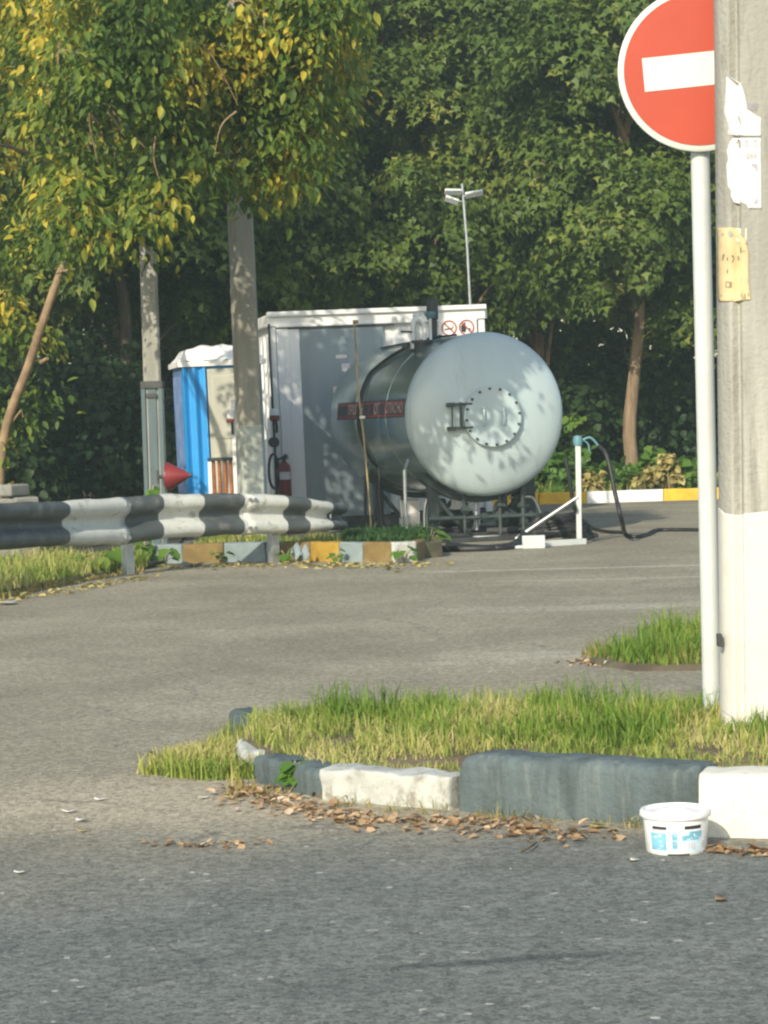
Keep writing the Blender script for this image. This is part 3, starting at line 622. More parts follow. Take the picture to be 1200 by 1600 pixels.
def beam(xa, xb, marks, offs, nm='beam'):
    """marks: list of (px, colour index) where a painted stripe starts"""
    xs = sorted(set([xa, xb] + [m_[0] for m_ in marks if xa < m_[0] < xb] + list(np.arange(xa, xb, 12)))); mb = MB(); vs = []; m = len(WP)
    for x in xs:
        t, b, dr = rail_at(x); nn = Vector((dr.y, -dr.x, 0)).normalized()
        for (dp, zz_) in WP: q_ = b.lerp(t, zz_) + nn * (dp * .105 + offs); vs.append(q_ + mnoise.noise_vector(q_ * 4.5) * .012)
    mb.v = vs
    for i in range(len(xs) - 1):
        c = [q[1] for q in marks if q[0] <= xs[i] + .01][-1]
        for k in range(m - 1): mb.f.append((i * m + k, (i + 1) * m + k, (i + 1) * m + k + 1, i * m + k + 1)); mb.mi.append(c)
    o = build(nm, mb, ['railwhite', 'raildark'], gr, angle=60); so = o.modifiers.new('solid', 'SOLIDIFY'); so.thickness = .006; so.offset = -1
    return o
beam(-460, -70, [(-460, 1), (-370, 0), (-270, 1), (-170, 0), (-85, 1)], 0)
beam(-82, 193, [(-82, 1), (94, 0)], .012)
beam(182, 390, [(182, 1), (247, 0), (310, 1), (374, 0)], 0)
beam(380, 515, [(380, 0), (441, 1), (476, 0), (509, 1)], .010)
for px in (187, 385):
    for zf in (.16, .84):
        for dx in (-4, 4):
            t, b, dr = rail_at(px + dx); nn = Vector((dr.y, -dr.x, 0)).normalized(); q_ = b.lerp(t, zf) + nn * .125
            mb = MB(); mb.tube([q_ - nn * .02, q_ + nn * .004], .022, 8); build('bolt', mb, 'galv', gr)
# flared end piece
mb = MB(); t, b, dr = rail_at(515); nn = Vector((dr.y, -dr.x, 0)).normalized(); dd = Vector((dr.x, dr.y, 0)).normalized(); m = len(WP); vs = []
for i in range(13):
    a = i / 12; turn = R(150) * max(0, a - .25) / .75
    c = dd * (.02 + .30 * min(a, .25) * 2 + .10 * math.sin(turn)) - nn * (.10 * (1 - math.cos(turn)))
    hk = 1 - .12 * a; nr = nn * math.cos(turn) + dd * math.sin(turn); mid = (t + b) / 2
    for (dp, z_) in WP: vs.append(mid + (b.lerp(t, z_) - mid) * hk + c + nr * dp * .09 * (1 - .5 * a) + Vector((0, 0, -.05 * a)))
mb.v = vs
for i in range(12):
    for k in range(m - 1): mb.f.append((i * m + k, (i + 1) * m + k, (i + 1) * m + k + 1, i * m + k + 1)); mb.mi.append(1 if i < 5 else 0)
o = build('end_piece', mb, ['railwhite', 'raildark'], gr, angle=60); so = o.modifiers.new('solid', 'SOLIDIFY'); so.thickness = .006; so.offset = -1
for px in (-390, -150, 207, 434):
    t, b, dr = rail_at(px); nn = Vector((dr.y, -dr.x, 0)).normalized(); f_ = Matrix.Translation((b.x - nn.x * .05, b.y - nn.y * .05, 0)) @ Matrix.Rotation(math.atan2(dr.y, dr.x), 4, 'Z')
    mb = MB(f_); h_ = t.z - .03
    mb.box((0, 0, h_ / 2 - .1), (.10, .008, h_ + .2)); mb.box((-.046, .04, h_ / 2 - .1), (.008, .08, h_ + .2)); mb.box((.046, .04, h_ / 2 - .1), (.008, .08, h_ + .2))
    build('post', mb, 'galv', gr, .002)

# ============================================================ POLES AT THE BACK
def leanpole(name, label, bx, by, tx, ty, d, w0, w1, foot_y, foot_mat, ext=2.2, mat='concrete2', yaw=20):
    b = D(bx, by, d); t = D(tx, ty, d); dirv = (t - b) / (t.z - b.z); g = b - dirv * (b.z + .2); tp = t + dirv * ext
    th = thing(name, g + Vector((0, 0, .2)), label, 'utility pole'); foot = D(bx, foot_y, d).z
    def seg(z0, z1, grow, nseg=6):
        mb = MB(); vs = []; k8 = 8
        for i in range(nseg + 1):
            z = z0 + (z1 - z0) * i / nseg; c = g + dirv * (z - g.z); s_ = (w0 + (w1 - w0) * (z - b.z) / (t.z - b.z)) / 2 + grow; ch = s_ * .72
            for (x, y) in ((-s_, -ch), (-ch, -s_), (ch, -s_), (s_, -ch), (s_, ch), (ch, s_), (-ch, s_), (-s_, ch)):
                a = R(yaw); vs.append(c + Vector((x * math.cos(a) - y * math.sin(a), x * math.sin(a) + y * math.cos(a), 0)))
        fs = [(i * k8 + k, i * k8 + (k + 1) % k8, (i + 1) * k8 + (k + 1) % k8, (i + 1) * k8 + k) for i in range(nseg) for k in range(k8)] + [tuple(range(k8)), tuple(range(nseg * k8, nseg * k8 + k8))[::-1]]
        return mb.add(vs, fs)
    build('shaft', seg(g.z, tp.z, 0), mat, th, .006)
    return th, seg, foot, g, dirv
th, seg, foot, g, dv = leanpole('utility_pole', 'thick concrete pole with pale painted foot between blue toilet and kiosk', 394, 770, 374, 310, 27.6, .285, .262, 664, 'limewash_old', 3.2)
build('painted_foot', seg(-.1, foot, .004), 'limewash_old', th, .006)
th, seg, foot, g, dv = leanpole('utility_pole', 'slim pale concrete pole clamped to a steel foot left of the toilet', 238, 598, 231, 390, 27.2, .205, .195, 600, 'steel', 3.0, 'concrete', 8)
def along(z): return g + dv * (z - g.z)
# the steel foot: two channels and a clamp
mb = MB(); a = along(-.2); b_ = along(foot - .04)
for s in (-1, 1):
    for (ox, oy, wx, wy) in ((s * .118, -.02, .014, .2), (s * .10, -.125, .05, .014)):
        mb.box(((a + b_) / 2 + Vector((ox, oy, 0))), (wx, wy, (b_ - a).length), Euler((0, math.atan2(dv.x, 1), 0)))
mb.box((a + b_) / 2 + Vector((0, -.112, 0)), (.10, .008, (b_ - a).length), Euler((0, math.atan2(dv.x, 1), 0)), 0)
build('steel_foot', mb, 'steel', th, .003)
mb = MB(); c = along(foot - .01); mb.box(c, (.262, .29, .085), Euler((0, math.atan2(dv.x, 1), 0))); build('clamp', mb, 'darksteel', th, .006)
mb = MB(); c = along(foot - .14); mb.box(c + Vector((0, -.13, 0)), (.13, .02, .05)); build('clamp', mb, 'darksteel', th, .006)

# conical fire bucket
q = D(262, 745, 26.9); tip = D(300, 742, 26.85)
fb_ = thing('fire_bucket', q, 'dark red conical fire bucket hung sideways on the steel pole foot', 'fire bucket')
ax = (tip - q).normalized(); fm = Matrix.Translation(q) @ ax.to_track_quat('Z', 'Y').to_matrix().to_4x4(); Lc = (tip - q).length
mb = MB(fm); mb.lathe([(.0, .02), (.135, .02), (.165, 0), (.172, 0), (.172, .012), (.03, Lc * .86), (.022, Lc * .9)], 32); build('cone', mb, 'firered', fb_)
mb = MB(fm); mb.lathe([(.024, Lc * .86), (.02, Lc * 1.0), (.0, Lc * 1.02)], 12); build('nose', mb, 'darksteel', fb_)
mb = MB(fm); mb.tube([(-.17, 0, .0), (-.14, 0, -.09), (0, 0, -.13), (.14, 0, -.09), (.17, 0, 0)], .006, 8); build('grip', mb, 'darksteel', fb_)
mb = MB(); mb.tube([q + Vector((-.12, .02, .0)), q + Vector((.02, 0, 0))], .02, 8); mb.box(q + Vector((-.11, -.02, 0)), (.03, .06, .16)); build('bracket', mb, 'darksteel', fb_)

# ============================================================ PORTABLE TOILET
tb = D(294, 760, 31.0); tb.z = 0
tf = Matrix.Translation(tb) @ Matrix.Rotation(R(11), 4, 'Z') @ Matrix.Rotation(R(-.8), 4, 'Y')
tl = thing('portable_toilet', tb, 'blue portable toilet cabin with white domed roof behind the poles', 'portable toilet')
HT = 2.36
mb = MB(tf); wave = []
for i in range(25): wave.append((.012 + .30 * i / 24, -.018 - .022 * math.cos(i / 24 * 4 * math.pi)))
poly = wave + [(.33, .02), (1.08, .02), (1.08, 1.08), (.0, 1.08), (0, .02)]
mb.slab(poly, .12, HT - .02); build('cabin', mb, 'toiletblue', tl, 0, angle=30)
mb = MB(tf); mb.box((-.006, .55, HT / 2 + .05), (.012, .96, HT - .16)); 
for i in range(6): mb.box((-.014, .16 + i * .155, HT / 2 + .05), (.02, .05, HT - .4))
build('side_panel', mb, 'toiletside', tl, .004)
mb = MB(tf); mb.box((.70, .0, HT / 2 + .05), (.72, .04, HT - .24)); mb.box((.70, -.024, HT * .75), (.60, .012, HT * .36)); mb.box((.70, -.024, HT * .30), (.60, .012, HT * .36)); door = build('door', mb, 'toiletdoor', tl, .006)
mb = MB(tf); mb.box((.98, -.04, 1.1), (.05, .04, .14)); build('handle', mb, 'darksteel', door, .004)
mb = MB(tf); mb.box((.54, .54, .06), (1.16, 1.16, .12)); build('base', mb, 'darksteel', tl, .01)
mb = MB(tf); vs = []; n = 16
def roofh(u, v): return HT + .04 + .22 * (1 - max(abs(u), abs(v)) ** 4) * (1 if max(abs(u), abs(v)) < .8 else (1 - max(abs(u), abs(v))) / .2) + .014 * math.sin(u * 14)
for i in range(n + 1):
    for j in range(n + 1):
        u, v = i / n * 2 - 1, j / n * 2 - 1; vs.append((.54 + u * .6, .54 + v * .6, roofh(u, v)))
mb.add(vs, [(i * (n + 1) + j, (i + 1) * (n + 1) + j, (i + 1) * (n + 1) + j + 1, i * (n + 1) + j + 1) for i in range(n) for j in range(n)])
mb.box((.54, .54, HT + .005), (1.2, 1.2, .07)); build('roof', mb, 'toiletroof', tl, 0, angle=50)

# rusty rack in front of the toilet
rb = D(352, 780, 30.2); rb.z = 0; rf = Matrix.Translation(rb) @ Matrix.Rotation(R(10), 4, 'Z')
rk = thing('rusty_rack', rb, 'rack of rusty orange iron bars in front of the toilet door', 'rack')
ztop = D(352, 717, 30.2).z
mb = MB(rf); mb.box((0, 0, ztop), (.40, .3, .04)); build('top_bar', mb, 'darksteel', rk, .005); mb = MB(rf); mb.box((0, 0, .2), (.40, .3, .03)); build('shelf', mb, 'darksteel', rk, .005)
for i in range(5):
    x = -.15 + i * .075; mb = MB(rf); mb.tube([(x, -.1, .21), (x + .006, -.105, .6), (x, -.1, ztop - .02)], .024, 12); build('bar', mb, 'rust', rk)
for x in (-.2, .2): mb = MB(rf); mb.box((x, -.12, ztop / 2 - .01), (.05, .03, ztop - .04)); build('upright', mb, 'white', rk, .004)
# slim white post with alarm box
wb = D(366, 760, 29.6); wb.z = 0
wp = thing('white_post', wb, 'slim white post with small red and white box beside thick pole', 'post')
tq = D(366, 625, 29.6); mb = MB(); mb.box((wb + tq) / 2, (.045, .045, tq.z)); build('post', mb, 'white', wp, .004)
q = D(360, 651, 29.55); mb = MB(); mb.box(q + Vector((0, 0, .03)), (.085, .06, .12)); bx = build('alarm_box', mb, 'white', wp, .008)
mb = MB(); mb.box(q + Vector((-.005, -.005, -.055)), (.095, .07, .05)); build('red_cap', mb, 'firered', bx, .008)
mb = MB(); mb.box(q + Vector((.02, 0, -.15)), (.03, .03, .16)); build('cable_stub', mb, 'black', wp, .004)

# ============================================================ KIOSK
kd = 32.9; k0 = D(433, 790, kd); k0.z = 0
kf = Matrix.Translation(k0) @ Matrix.Rotation(R(9.5), 4, 'Z') @ Matrix.Rotation(R(-.7), 4, 'Y')
kinv = kf.inverted()
def onk(px, py, y=0.0):
    o = kinv @ Vector((0, 0, H)); d = kinv.to_3x3() @ ray(px, py); t = (y - o.y) / d.y; return o + d * t
KW = onk(757, 500).x; KH = onk(433, 487).z; KD = 2.35
kk = thing('kiosk', k0, 'white container kiosk with blue grey front panel behind the gas tank', 'kiosk')
xb0 = onk(471, 600).x; xb1 = onk(598, 520).x; zb = onk(450, 511).z
mb = MB(kf)
mb.box((KW / 2, KD / 2 + .03, (zb + .12) / 2 + .06), (KW - .06, KD - .06, zb - .12)); build('wall', mb, 'kioskwhite', kk, .008)
mb = MB(kf); mb.box((KW / 2, KD / 2, .08), (KW, KD, .16)); build('base_beam', mb, 'darksteel', kk, .01)
mb = MB(kf); hh = KH - zb
mb.box((KW / 2, .03, zb + hh / 2 - .02), (KW + .02, .12, hh - .06)); mb.box((KW / 2, 0.0, zb + hh - .04), (KW + .04, .16, .07)); mb.box((KW / 2, -.015, zb + .02), (KW - .2, .04, .05))
mb.box((KW / 2, KD - .03, zb + hh / 2 - .02), (KW + .02, .12, hh - .06)); mb.box((-.01, KD / 2, zb + hh / 2 - .02), (.10, KD - .15, hh - .07)); mb.box((KW + .01, KD / 2, zb + hh / 2 - .02), (.10, KD - .15, hh - .07)); mb.box((KW / 2, KD / 2, KH - .03), (KW - .1, KD - .1, .04))
build('roof', mb, 'white', kk, .01)
for (x, y) in ((.05, .03), (KW - .05, .03), (.03, KD - .04)):
    mb = MB(kf); mb.box((x, y, zb / 2 + .06), (.10, .10, zb - .12)); build('corner_post', mb, 'white', kk, .012)
mb = MB(kf); x1 = xb0; 
mb.box(((.105 + x1) / 2, -.005, zb / 2 + .05), (x1 - .11, .03, zb - .16))
for i in range(3): mb.box((.13 + i * .075, -.021, zb / 2 + .05), (.012, .006, zb - .16))
build('front_column', mb, 'kioskwhite', kk, .004)
mb = MB(kf); mb.box(((xb0 + xb1) / 2, .0, zb / 2 + .06), (xb1 - xb0, .03, zb - .2)); pn = build('front_panel', mb, 'kioskblue', kk, .004)
mb = MB(kf); mb.box(((xb0 + xb1) / 2, -.02, zb - .02), (onk(613, 505).x - onk(446, 505).x, .03, .028)); build('dark_strip', mb, 'darksteel', kk, .003)  # dark strip along the underside of the roof beam
mb = MB(kf); mb.tube([(.0, -.04, zb + .05), (.0, -.045, 2.0), (.005, -.045, 1.2), (.0, -.04, .5)], .016, 8); build('cable', mb, 'black', kk)
for (px, py, w_, h_) in ((533, 557, .16, .05), (540, 574, .12, .11), (523, 609, .05, .09)):
    q = onk(px, py); mb = MB(kf); mb.box((q.x, -.020, q.z), (w_, .006, h_)); build('notice', mb, 'label', pn)
# rib lines and a door on the left side
mb = MB(kf)
for i in range(5): mb.box((-.006 + .03, .3 + i * .45, zb / 2 + .06), (.03, .02, zb - .3))
build('side_rib', mb, 'kioskwhite', kk, .003)
# white low plinth boxes and canisters seen under the tank
G2 = 'white canisters under the tank'
for i, (px, d, w_, h_, lb) in enumerate(((640, 31.2, .26, .42, 'white plastic canister under the tank, left of the pump'), (679, 31.0, .26, .44, 'smaller white plastic canister standing just left of the pump'), (728, 30.8, .34, .52, 'pale blue white plastic canister under the tank right of the pump'))):
    c = D(px, 812, d); c.z = 0; cn = thing('canister', c, lb, 'canister', G2); f_ = Matrix.Translation(c) @ Matrix.Rotation(R(8 + 6 * i), 4, 'Z')
    mb = MB(f_); mb.box((0, 0, .02 + h_ / 2), (w_, .2, h_)); mb.box((0, 0, h_ * .62), (w_ + .01, .21, .03)); mb.box((0, 0, h_ * .3), (w_ + .01, .21, .03)); build('body', mb, 'bucket', cn, .03, 3)
    mb = MB(f_); mb.lathe([(.035, h_ + .01), (.035, h_ + .07), (.0, h_ + .07)], 16, (-w_ * .3, 0, 0)); build('cap', mb, 'darksteel', cn)
    mb = MB(f_); mb.tube(smooth([(-w_ * .12, 0, h_ + .01), (-w_ * .08, 0, h_ + .07), (w_ * .25, 0, h_ + .075), (w_ * .32, 0, h_ + .01)]), .013, 8); build('handle', mb, 'bucket', cn)
# prohibition board
q = onk(716, 512, -.1); sgn = thing('prohibition_board', kf @ q, 'white board with two red prohibition circles above the tank', 'sign')
sf = kf @ Matrix.Translation((q.x, -.06, q.z)); bw = onk(750, 512, -.1).x - onk(690, 512, -.1).x
mb = MB(sf); mb.box((0, 0, -.06), (bw, .02, .38)); build('board', mb, 'white', sgn, .003)
for sx, kind in ((-.128, 0), (.128, 1)):
    mb = MB(sf @ Matrix.Translation((sx, -.012, 0)))
    mb.lathe([(.112, 0), (.112, -.006), (.094, -.006), (.094, 0)], 40, axis='Y', caps=False); mb.box((0, -.006, 0), (.018, .005, .19), Euler((0, R(-45), 0)))
    ring = build('prohibition_ring', mb, 'bandred', sgn)
    mb = MB(sf @ Matrix.Translation((sx, -.0125, 0)))
    if kind == 0:
        mb.box((-.01, -.002, -.012), (.12, .003, .018), Euler((0, R(-8), 0))); mb.tube([(.055, -.002, .0), (.06, -.002, .025), (.05, -.002, .045)], .005, 6)
    else:
        mb.prism([(-.075, -.06), (-.02, -.07), (-.005, -.02), (-.02, .03), (-.01, .075), (-.05, .06), (-.085, .01)], -.003, .0); mb.prism([(.03, -.06), (.055, -.06), (.055, -.01), (.03, -.01)], -.003, 0)
    build('pictogram', mb, 'bandblack', ring)

# lamp mast on the roof
q0 = kf @ (onk(735, 478, .15)); q1 = D(722, 287, q0.y); lm = thing('lamp_mast', q0, 'thin leaning mast with small white floodlights on the kiosk roof', 'lamp mast')
mb = MB(); q0b = q0 - Vector((0, 0, .12)); mb.tube([q0b, q0.lerp(q1, .5) + Vector((.012, 0, 0)), q1], .02, 10); build('mast', mb, 'galv', lm)
mb = MB(); mb.box(q0 + Vector((.02, -.05, -.03)), (.22, .12, .06)); build('base_plate', mb, 'label', lm, .006)
for (px, py, rot, sx) in ((708, 300, -4, .24), (741, 303, 8, .26), (706, 313, -22, .2)):
    c = D(px, py, q0.y - .06); f_ = Matrix.Translation(c) @ Matrix.Rotation(R(-rot), 4, 'Y') @ Matrix.Rotation(R(-25), 4, 'X')
    mb = MB(f_); mb.prism([(-sx / 2, -.016), (sx / 2, -.010), (sx / 2, .022), (-sx / 2, .018)], -.06, .07); fl = build('floodlight', mb, 'white', lm, .006)
    mb = MB(f_); mb.box((0, -.062, .003), (sx * .86, .008, .024)); build('lamp_glass', mb, 'lampglass', fl)
    mb = MB(); mb.tube([c + Vector((0, .05, 0)), Vector((q1.x + .02, q0.y, c.z - .02))], .012, 8); build('arm', mb, 'galv', lm)

# fire extinguisher, alarm, breathing set on the kiosk's corner
q = onk(446, 776, -.13); ex = thing('fire_extinguisher', kf @ q, 'red fire extinguisher hung on the front column of the kiosk', 'fire extinguisher')
ef = kf @ Matrix.Translation((q.x, -.14, q.z)); hx = onk(446, 722, -.13).z - q.z
mb = MB(ef); mb.lathe([(0, 0), (.088, 0), (.092, .01), (.092, hx * .82), (.08, hx * .92), (.04, hx), (.03, hx * 1.01)], 28); bdy = build('cylinder', mb, 'firered', ex)
mb = MB(ef); vs = []
for k in range(9):
    a = R(-90 - 55 + 110 * k / 8); vs += [(.0935 * math.cos(a), .0935 * math.sin(a), hx * .5), (.0935 * math.cos(a), .0935 * math.sin(a), hx * .72)]
mb.add(vs, [(2 * k, 2 * k + 2, 2 * k + 3, 2 * k + 1) for k in range(8)]); build('paper_label', mb, 'label', bdy)
mb = MB(ef); mb.box((0, 0, hx + .045), (.05, .05, .09)); mb.box((.03, -.02, hx + .09), (.05, .14, .018), Euler((R(12), 0, 0))); mb.box((.03, -.02, hx + .05), (.05, .12, .014)); build('valve_head', mb, 'darksteel', ex, .005)
mb = MB(ef); mb.tube(smooth([(-.03, -.01, hx + .06), (-.10, -.02, hx + .02), (-.125, -.02, hx * .7), (-.11, -.02, hx * .4)]), .014, 8); build('hose', mb, 'black', ex)
mb = MB(ef); mb.box((0, .10, hx * .6), (.10, .03, .06)); build('wall_hook', mb, 'darksteel', ex)
q = onk(429, 650, -.08); al = thing('alarm_sounder', kf @ q, 'small red and white alarm sounder on the kiosk corner', 'alarm')
af = kf @ Matrix.Translation((q.x, -.06, q.z)); mb = MB(af); mb.lathe([(0, .11), (.045, .10), (.065, .03), (.065, .01)], 20); build('lamp_dome', mb, 'white', al)
mb = MB(af); mb.lathe([(.0, .008), (.068, .008), (.072, -.03), (.06, -.07), (0, -.07)], 20); build('housing', mb, 'firered', al)
mb = MB(af); mb.tube([(.02, .0, -.07), (.03, 0, -.16), (.025, 0, -.24)], .018, 8); build('cable', mb, 'black', al)
q = onk(428, 740, -.1); hs = thing('hose_coil', kf @ q, 'grey hose loop hanging left of the red extinguisher', 'hose')
mb = MB(kf); pts = []
for k in range(40):
    a = k / 39 * 4 * math.pi; pts.append((q.x + .075 * math.sin(a), -.07 - .002 * k, q.z + .02 + .26 * math.cos(a) * (.9 if math.cos(a) < 0 else 1)))
mb.tube(pts, .017, 8); build('loop', mb, 'darksteel', hs)
mb = MB(kf); qq = onk(428, 691, -.1); mb.lathe([(0, -.14), (.075, -.14), (.075, -.02), (.05, 0), (0, 0)], 16, (qq.x, 0, qq.z), 'Y'); build('hanger', mb, 'darksteel', hs)

# ============================================================ GAS TANK
TR, TL, TZ = 1.01, 3.55, 1.57
tc = D(757, 647, 28.6); TZ = tc.z
tkf = Matrix.Translation((tc.x, tc.y, 0)) @ Matrix.Rotation(R(16.5), 4, 'Z')
tk = thing('gas_tank', (tc.x, tc.y, 0), 'large silver horizontal gas tank with domed manhole end on low legs', 'gas tank')
O = Vector((0, 0, TZ)); DH = .30
mb = MB(tkf); prof = [(TR, 0), (TR, TL)]
for k in range(1, 14): a = k / 13 * math.pi / 2; prof.append((TR * math.cos(a) if k < 13 else 0.0, TL + DH * math.sin(a)))
mb.lathe([(TR + .0, .0), (TR, .6), (TR, 1.2), (TR, 1.8), (TR, 2.4)] + prof[1:], 96, O, 'Y'); build('shell', mb, 'tankshell', tk, angle=30)
mb = MB(tkf); prof = []
for k in range(0, 15):
    a = k / 14 * math.pi / 2; prof.append(((TR + .006) * math.cos(a) if k < 14 else 0.0, -.03 - DH * math.sin(a)))
prof = [(TR + .004, .05), (TR + .008, .045), (TR + .008, -.02)] + prof
mb.lathe(prof, 96, O, 'Y'); head = build('domed_head', mb, 'tankhead', tk, angle=50)
for yy in (.9, 2.3):
    mb = MB(tkf); mb.lathe([(TR, yy), (TR + .004, yy + .002), (TR + .004, yy + .018), (TR, yy + .02)], 96, O, 'Y'); build('shell_seam', mb, 'tankshell', tk, angle=50)
# manhole
def headpt(x, z, lift=0): 
    r2 = min(.999, (x * x + (z - 0) ** 2) / (TR + .006) ** 2); return Vector((x, -.03 - DH * math.sqrt(1 - r2) - lift, TZ + z))
inv = tkf.inverted(); o_ = inv @ Vector((0, 0, H)); d_ = inv.to_3x3() @ ray(769, 651); t_ = (-.03 - DH - .02 - o_.y) / d_.y; mc = o_ + d_ * t_
mb = MB(tkf); mo = Vector((mc.x, 0, mc.z)); yb_ = -.03 - DH + .015
mb.lathe([(.335, yb_ + .05), (.335, yb_ - .03), (.33, yb_ - .034)], 48, mo, 'Y'); build('manhole_neck', mb, 'tankhead', head)
mb = MB(tkf); mb.lathe([(.372, yb_ - .036), (.372, yb_ - .062), (.366, yb_ - .068), (.0, yb_ - .068)], 56, mo, 'Y'); cov = build('manhole_cover', mb, 'tankhead', head, angle=30)
for k in range(16):
    a = k / 16 * 2 * math.pi + .1; mb = MB(tkf); mb.lathe([(.017, yb_ - .066), (.017, yb_ - .088), (.010, yb_ - .095), (0, yb_ - .095)], 6, mo + Vector((.345 * math.cos(a), 0, .345 * math.sin(a))), 'Y'); build('bolt', mb, 'darksteel', cov)
for x in (-.13, .13):
    mb = MB(tkf); mb.tube(smooth([mo + Vector((x, yb_ - .066, .10)), mo + Vector((x, yb_ - .11, .085)), mo + Vector((x, yb_ - .11, -.085)), mo + Vector((x, yb_ - .066, -.10))], 4), .012, 8); build('handle', mb, 'tankhead', cov)
mb = MB(tkf)
for z in (.165, -.125):
    mb.box((mo.x - .41, yb_ - .045, mo.z + z), (.30, .05, .028)); mb.box((mo.x - .53, yb_ - .035, mo.z + z - .005), (.09, .10, .05))
mb.tube([(mo.x - .41, yb_ - .06, mo.z - .13), (mo.x - .41, yb_ - .06, mo.z + .19)], .018, 10); mb.tube([(mo.x - .52, yb_ - .05, mo.z - .12), (mo.x - .52, yb_ - .05, mo.z + .18)], .012, 8)
build('hinge', mb, 'pumpgreen', cov, .004)
# warning band with lettering
def shellpt(ang, y, lift): a = R(ang); return Vector(((TR + lift) * math.cos(a), y, TZ + (TR + lift) * math.sin(a)))
A0, A1, Y0, Y1 = 180.5, 167.5, .10, 3.2
def wrap_patch(mb, y0, y1, a0, a1, lift, mi=0, n=8):
    vs = []
    for k in range(n + 1):
        for y in (y0, y1): vs.append(shellpt(a0 + (a1 - a0) * k / n, y, lift))
    mb.add(vs, [(2 * k, 2 * k + 1, 2 * k + 3, 2 * k + 2) for k in range(n)], mi)
mb = MB(tkf); wrap_patch(mb, Y0, Y1, A0, A1, .003); wb_ = build('warning_band', mb, 'bandblack', tk, angle=180)
mb = MB(tkf); e = 1.3
wrap_patch(mb, Y0 + .03, Y1 - .03, A0 - e, A0 - e - .9, .0045); wrap_patch(mb, Y0 + .03, Y1 - .03, A1 + e + .9, A1 + e, .0045)
for y in (Y0 + .03, .93, 1.66, Y1 - .055): wrap_patch(mb, y, y + .025, A0 - e - .9, A1 + e + .9, .0045)
build('red_border', mb, 'bandred', wb_, angle=180)
mb = MB(tkf); am = (A0 + A1) / 2
def mk(yc): return lambda q: shellpt(am - q.y / TR * 180 / math.pi, yc - q.x, .006)
for (wd_, sz_, bo_, yc_) in (('ПРОПАН', .17, .004, 2.3), ('ОГ', .19, .006, 1.30), ('ОПАСНО', .17, .003, .54)):
    mb = MB(tkf); text_into(mb, wd_, sz_, None, bo_, mk(yc_)); build('lettering', mb, 'letterpink', wb_, angle=180)
# saddles, legs, skid
for yy in (.35, 2.75):
    mb = MB(tkf); pl = []
    for k in range(17): a = R(225 + 90 * k / 16); pl.append(((TR + .012) * math.cos(a), TZ + (TR + .012) * math.sin(a)))
    for k in range(16, -1, -1): a = R(225 + 90 * k / 16); pl.append(((TR + .09) * math.cos(a), TZ + (TR + .09) * math.sin(a)))
    mb.prism(pl, yy - .1, yy + .1); build('saddle', mb, 'pumpgreen', tk, .004)
    for sx in (-1, 1):
        mb = MB(tkf); zt = TZ - math.sqrt(max(0, (TR + .05) ** 2 - .6 ** 2))
        mb.box((sx * .60, yy, zt / 2 + .06), (.12, .12, zt - .10)); mb.box((sx * .60, yy, .1), (.22, .22, .03)); 
        mb.box((sx * .42, yy, zt * .55), (.05, .05, .62), Euler((0, R(sx * 40), 0)))
        build('leg', mb, 'pumpgreen', tk, .004)
for sx in (-1, 1):
    mb = MB(tkf); mb.box((sx * .60, 1.5, .05), (.14, 3.4, .09)); build('skid_beam', mb, 'darksteel', tk, .006)
mb = MB(tkf); mb.box((0, .35, .045), (1.05, .1, .07)); mb.box((0, 2.75, .045), (1.05, .1, .07)); build('cross_beam', mb, 'darksteel', tk, .006)
# valves on top
inv = tkf.inverted(); zt = TZ + TR
def top_at(px, y):
    o2 = inv @ Vector((0, 0, H)); d2 = inv.to_3x3() @ ray(px, 500); t2 = (y - o2.y) / d2.y; return (o2 + d2 * t2).x
yv = .9; xv = top_at(658, yv); zv = TZ + math.sqrt(TR ** 2 - min(.9, xv * xv))
mb = MB(tkf); mb.lathe([(.12, -.06), (.12, .05), (.15, .05), (.15, .085), (.0, .085)], 24, (xv, yv, zv)); vf = build('valve_flange', mb, 'darksteel', tk)
mb = MB(tkf); mb.tube(smooth([(xv + .03, yv, zv + .08), (xv + .04, yv, zv + .22), (xv + .01, yv, zv + .33), (xv - .06, yv, zv + .36), (xv - .11, yv, zv + .28), (xv - .12, yv, zv + .05), (xv - .13, yv, zv - .02)]), .034, 12); build('bent_pipe', mb, 'white', vf)
mb = MB(tkf); mb.lathe([(.03, .07), (.03, .3), (.055, .31), (.055, .42), (.03, .44), (0, .44)], 14, (xv - .04, yv + .05, zv)); build('relief_valve', mb, 'white', vf)
mb = MB(tkf); mb.tube([(xv + .12, yv, zv + .06), (xv + .12, yv, zv + .36)], .018, 10); build('stem', mb, 'white', vf)
mb = MB(tkf); mb.lathe([(.03, .36), (.07, .40), (.075, .44), (0, .45)], 16, (xv + .12, yv, zv)); build('hand_wheel', mb, 'teal', vf)
mb = MB(tkf); mb.tube([(xv - .28, yv - .02, zv + .2), (xv - .1, yv - .02, zv + .19)], .012, 8); mb.lathe([(.05, -.03), (.05, .03), (0, .03)], 14, (xv - .22, yv - .02, zv + .02)); build('gauge_arm', mb, 'darksteel', vf)
yv2 = 1.3; xv2 = top_at(676, yv2); mb = MB(tkf); z2 = TZ + math.sqrt(TR ** 2 - min(.9, xv2 ** 2)); mb.lathe([(.055, -.05), (.055, .25), (.075, .26), (.075, .5), (.05, .52), (0, .52)], 16, (xv2, yv2, z2)); build('vent_stack', mb, 'darksteel', tk)
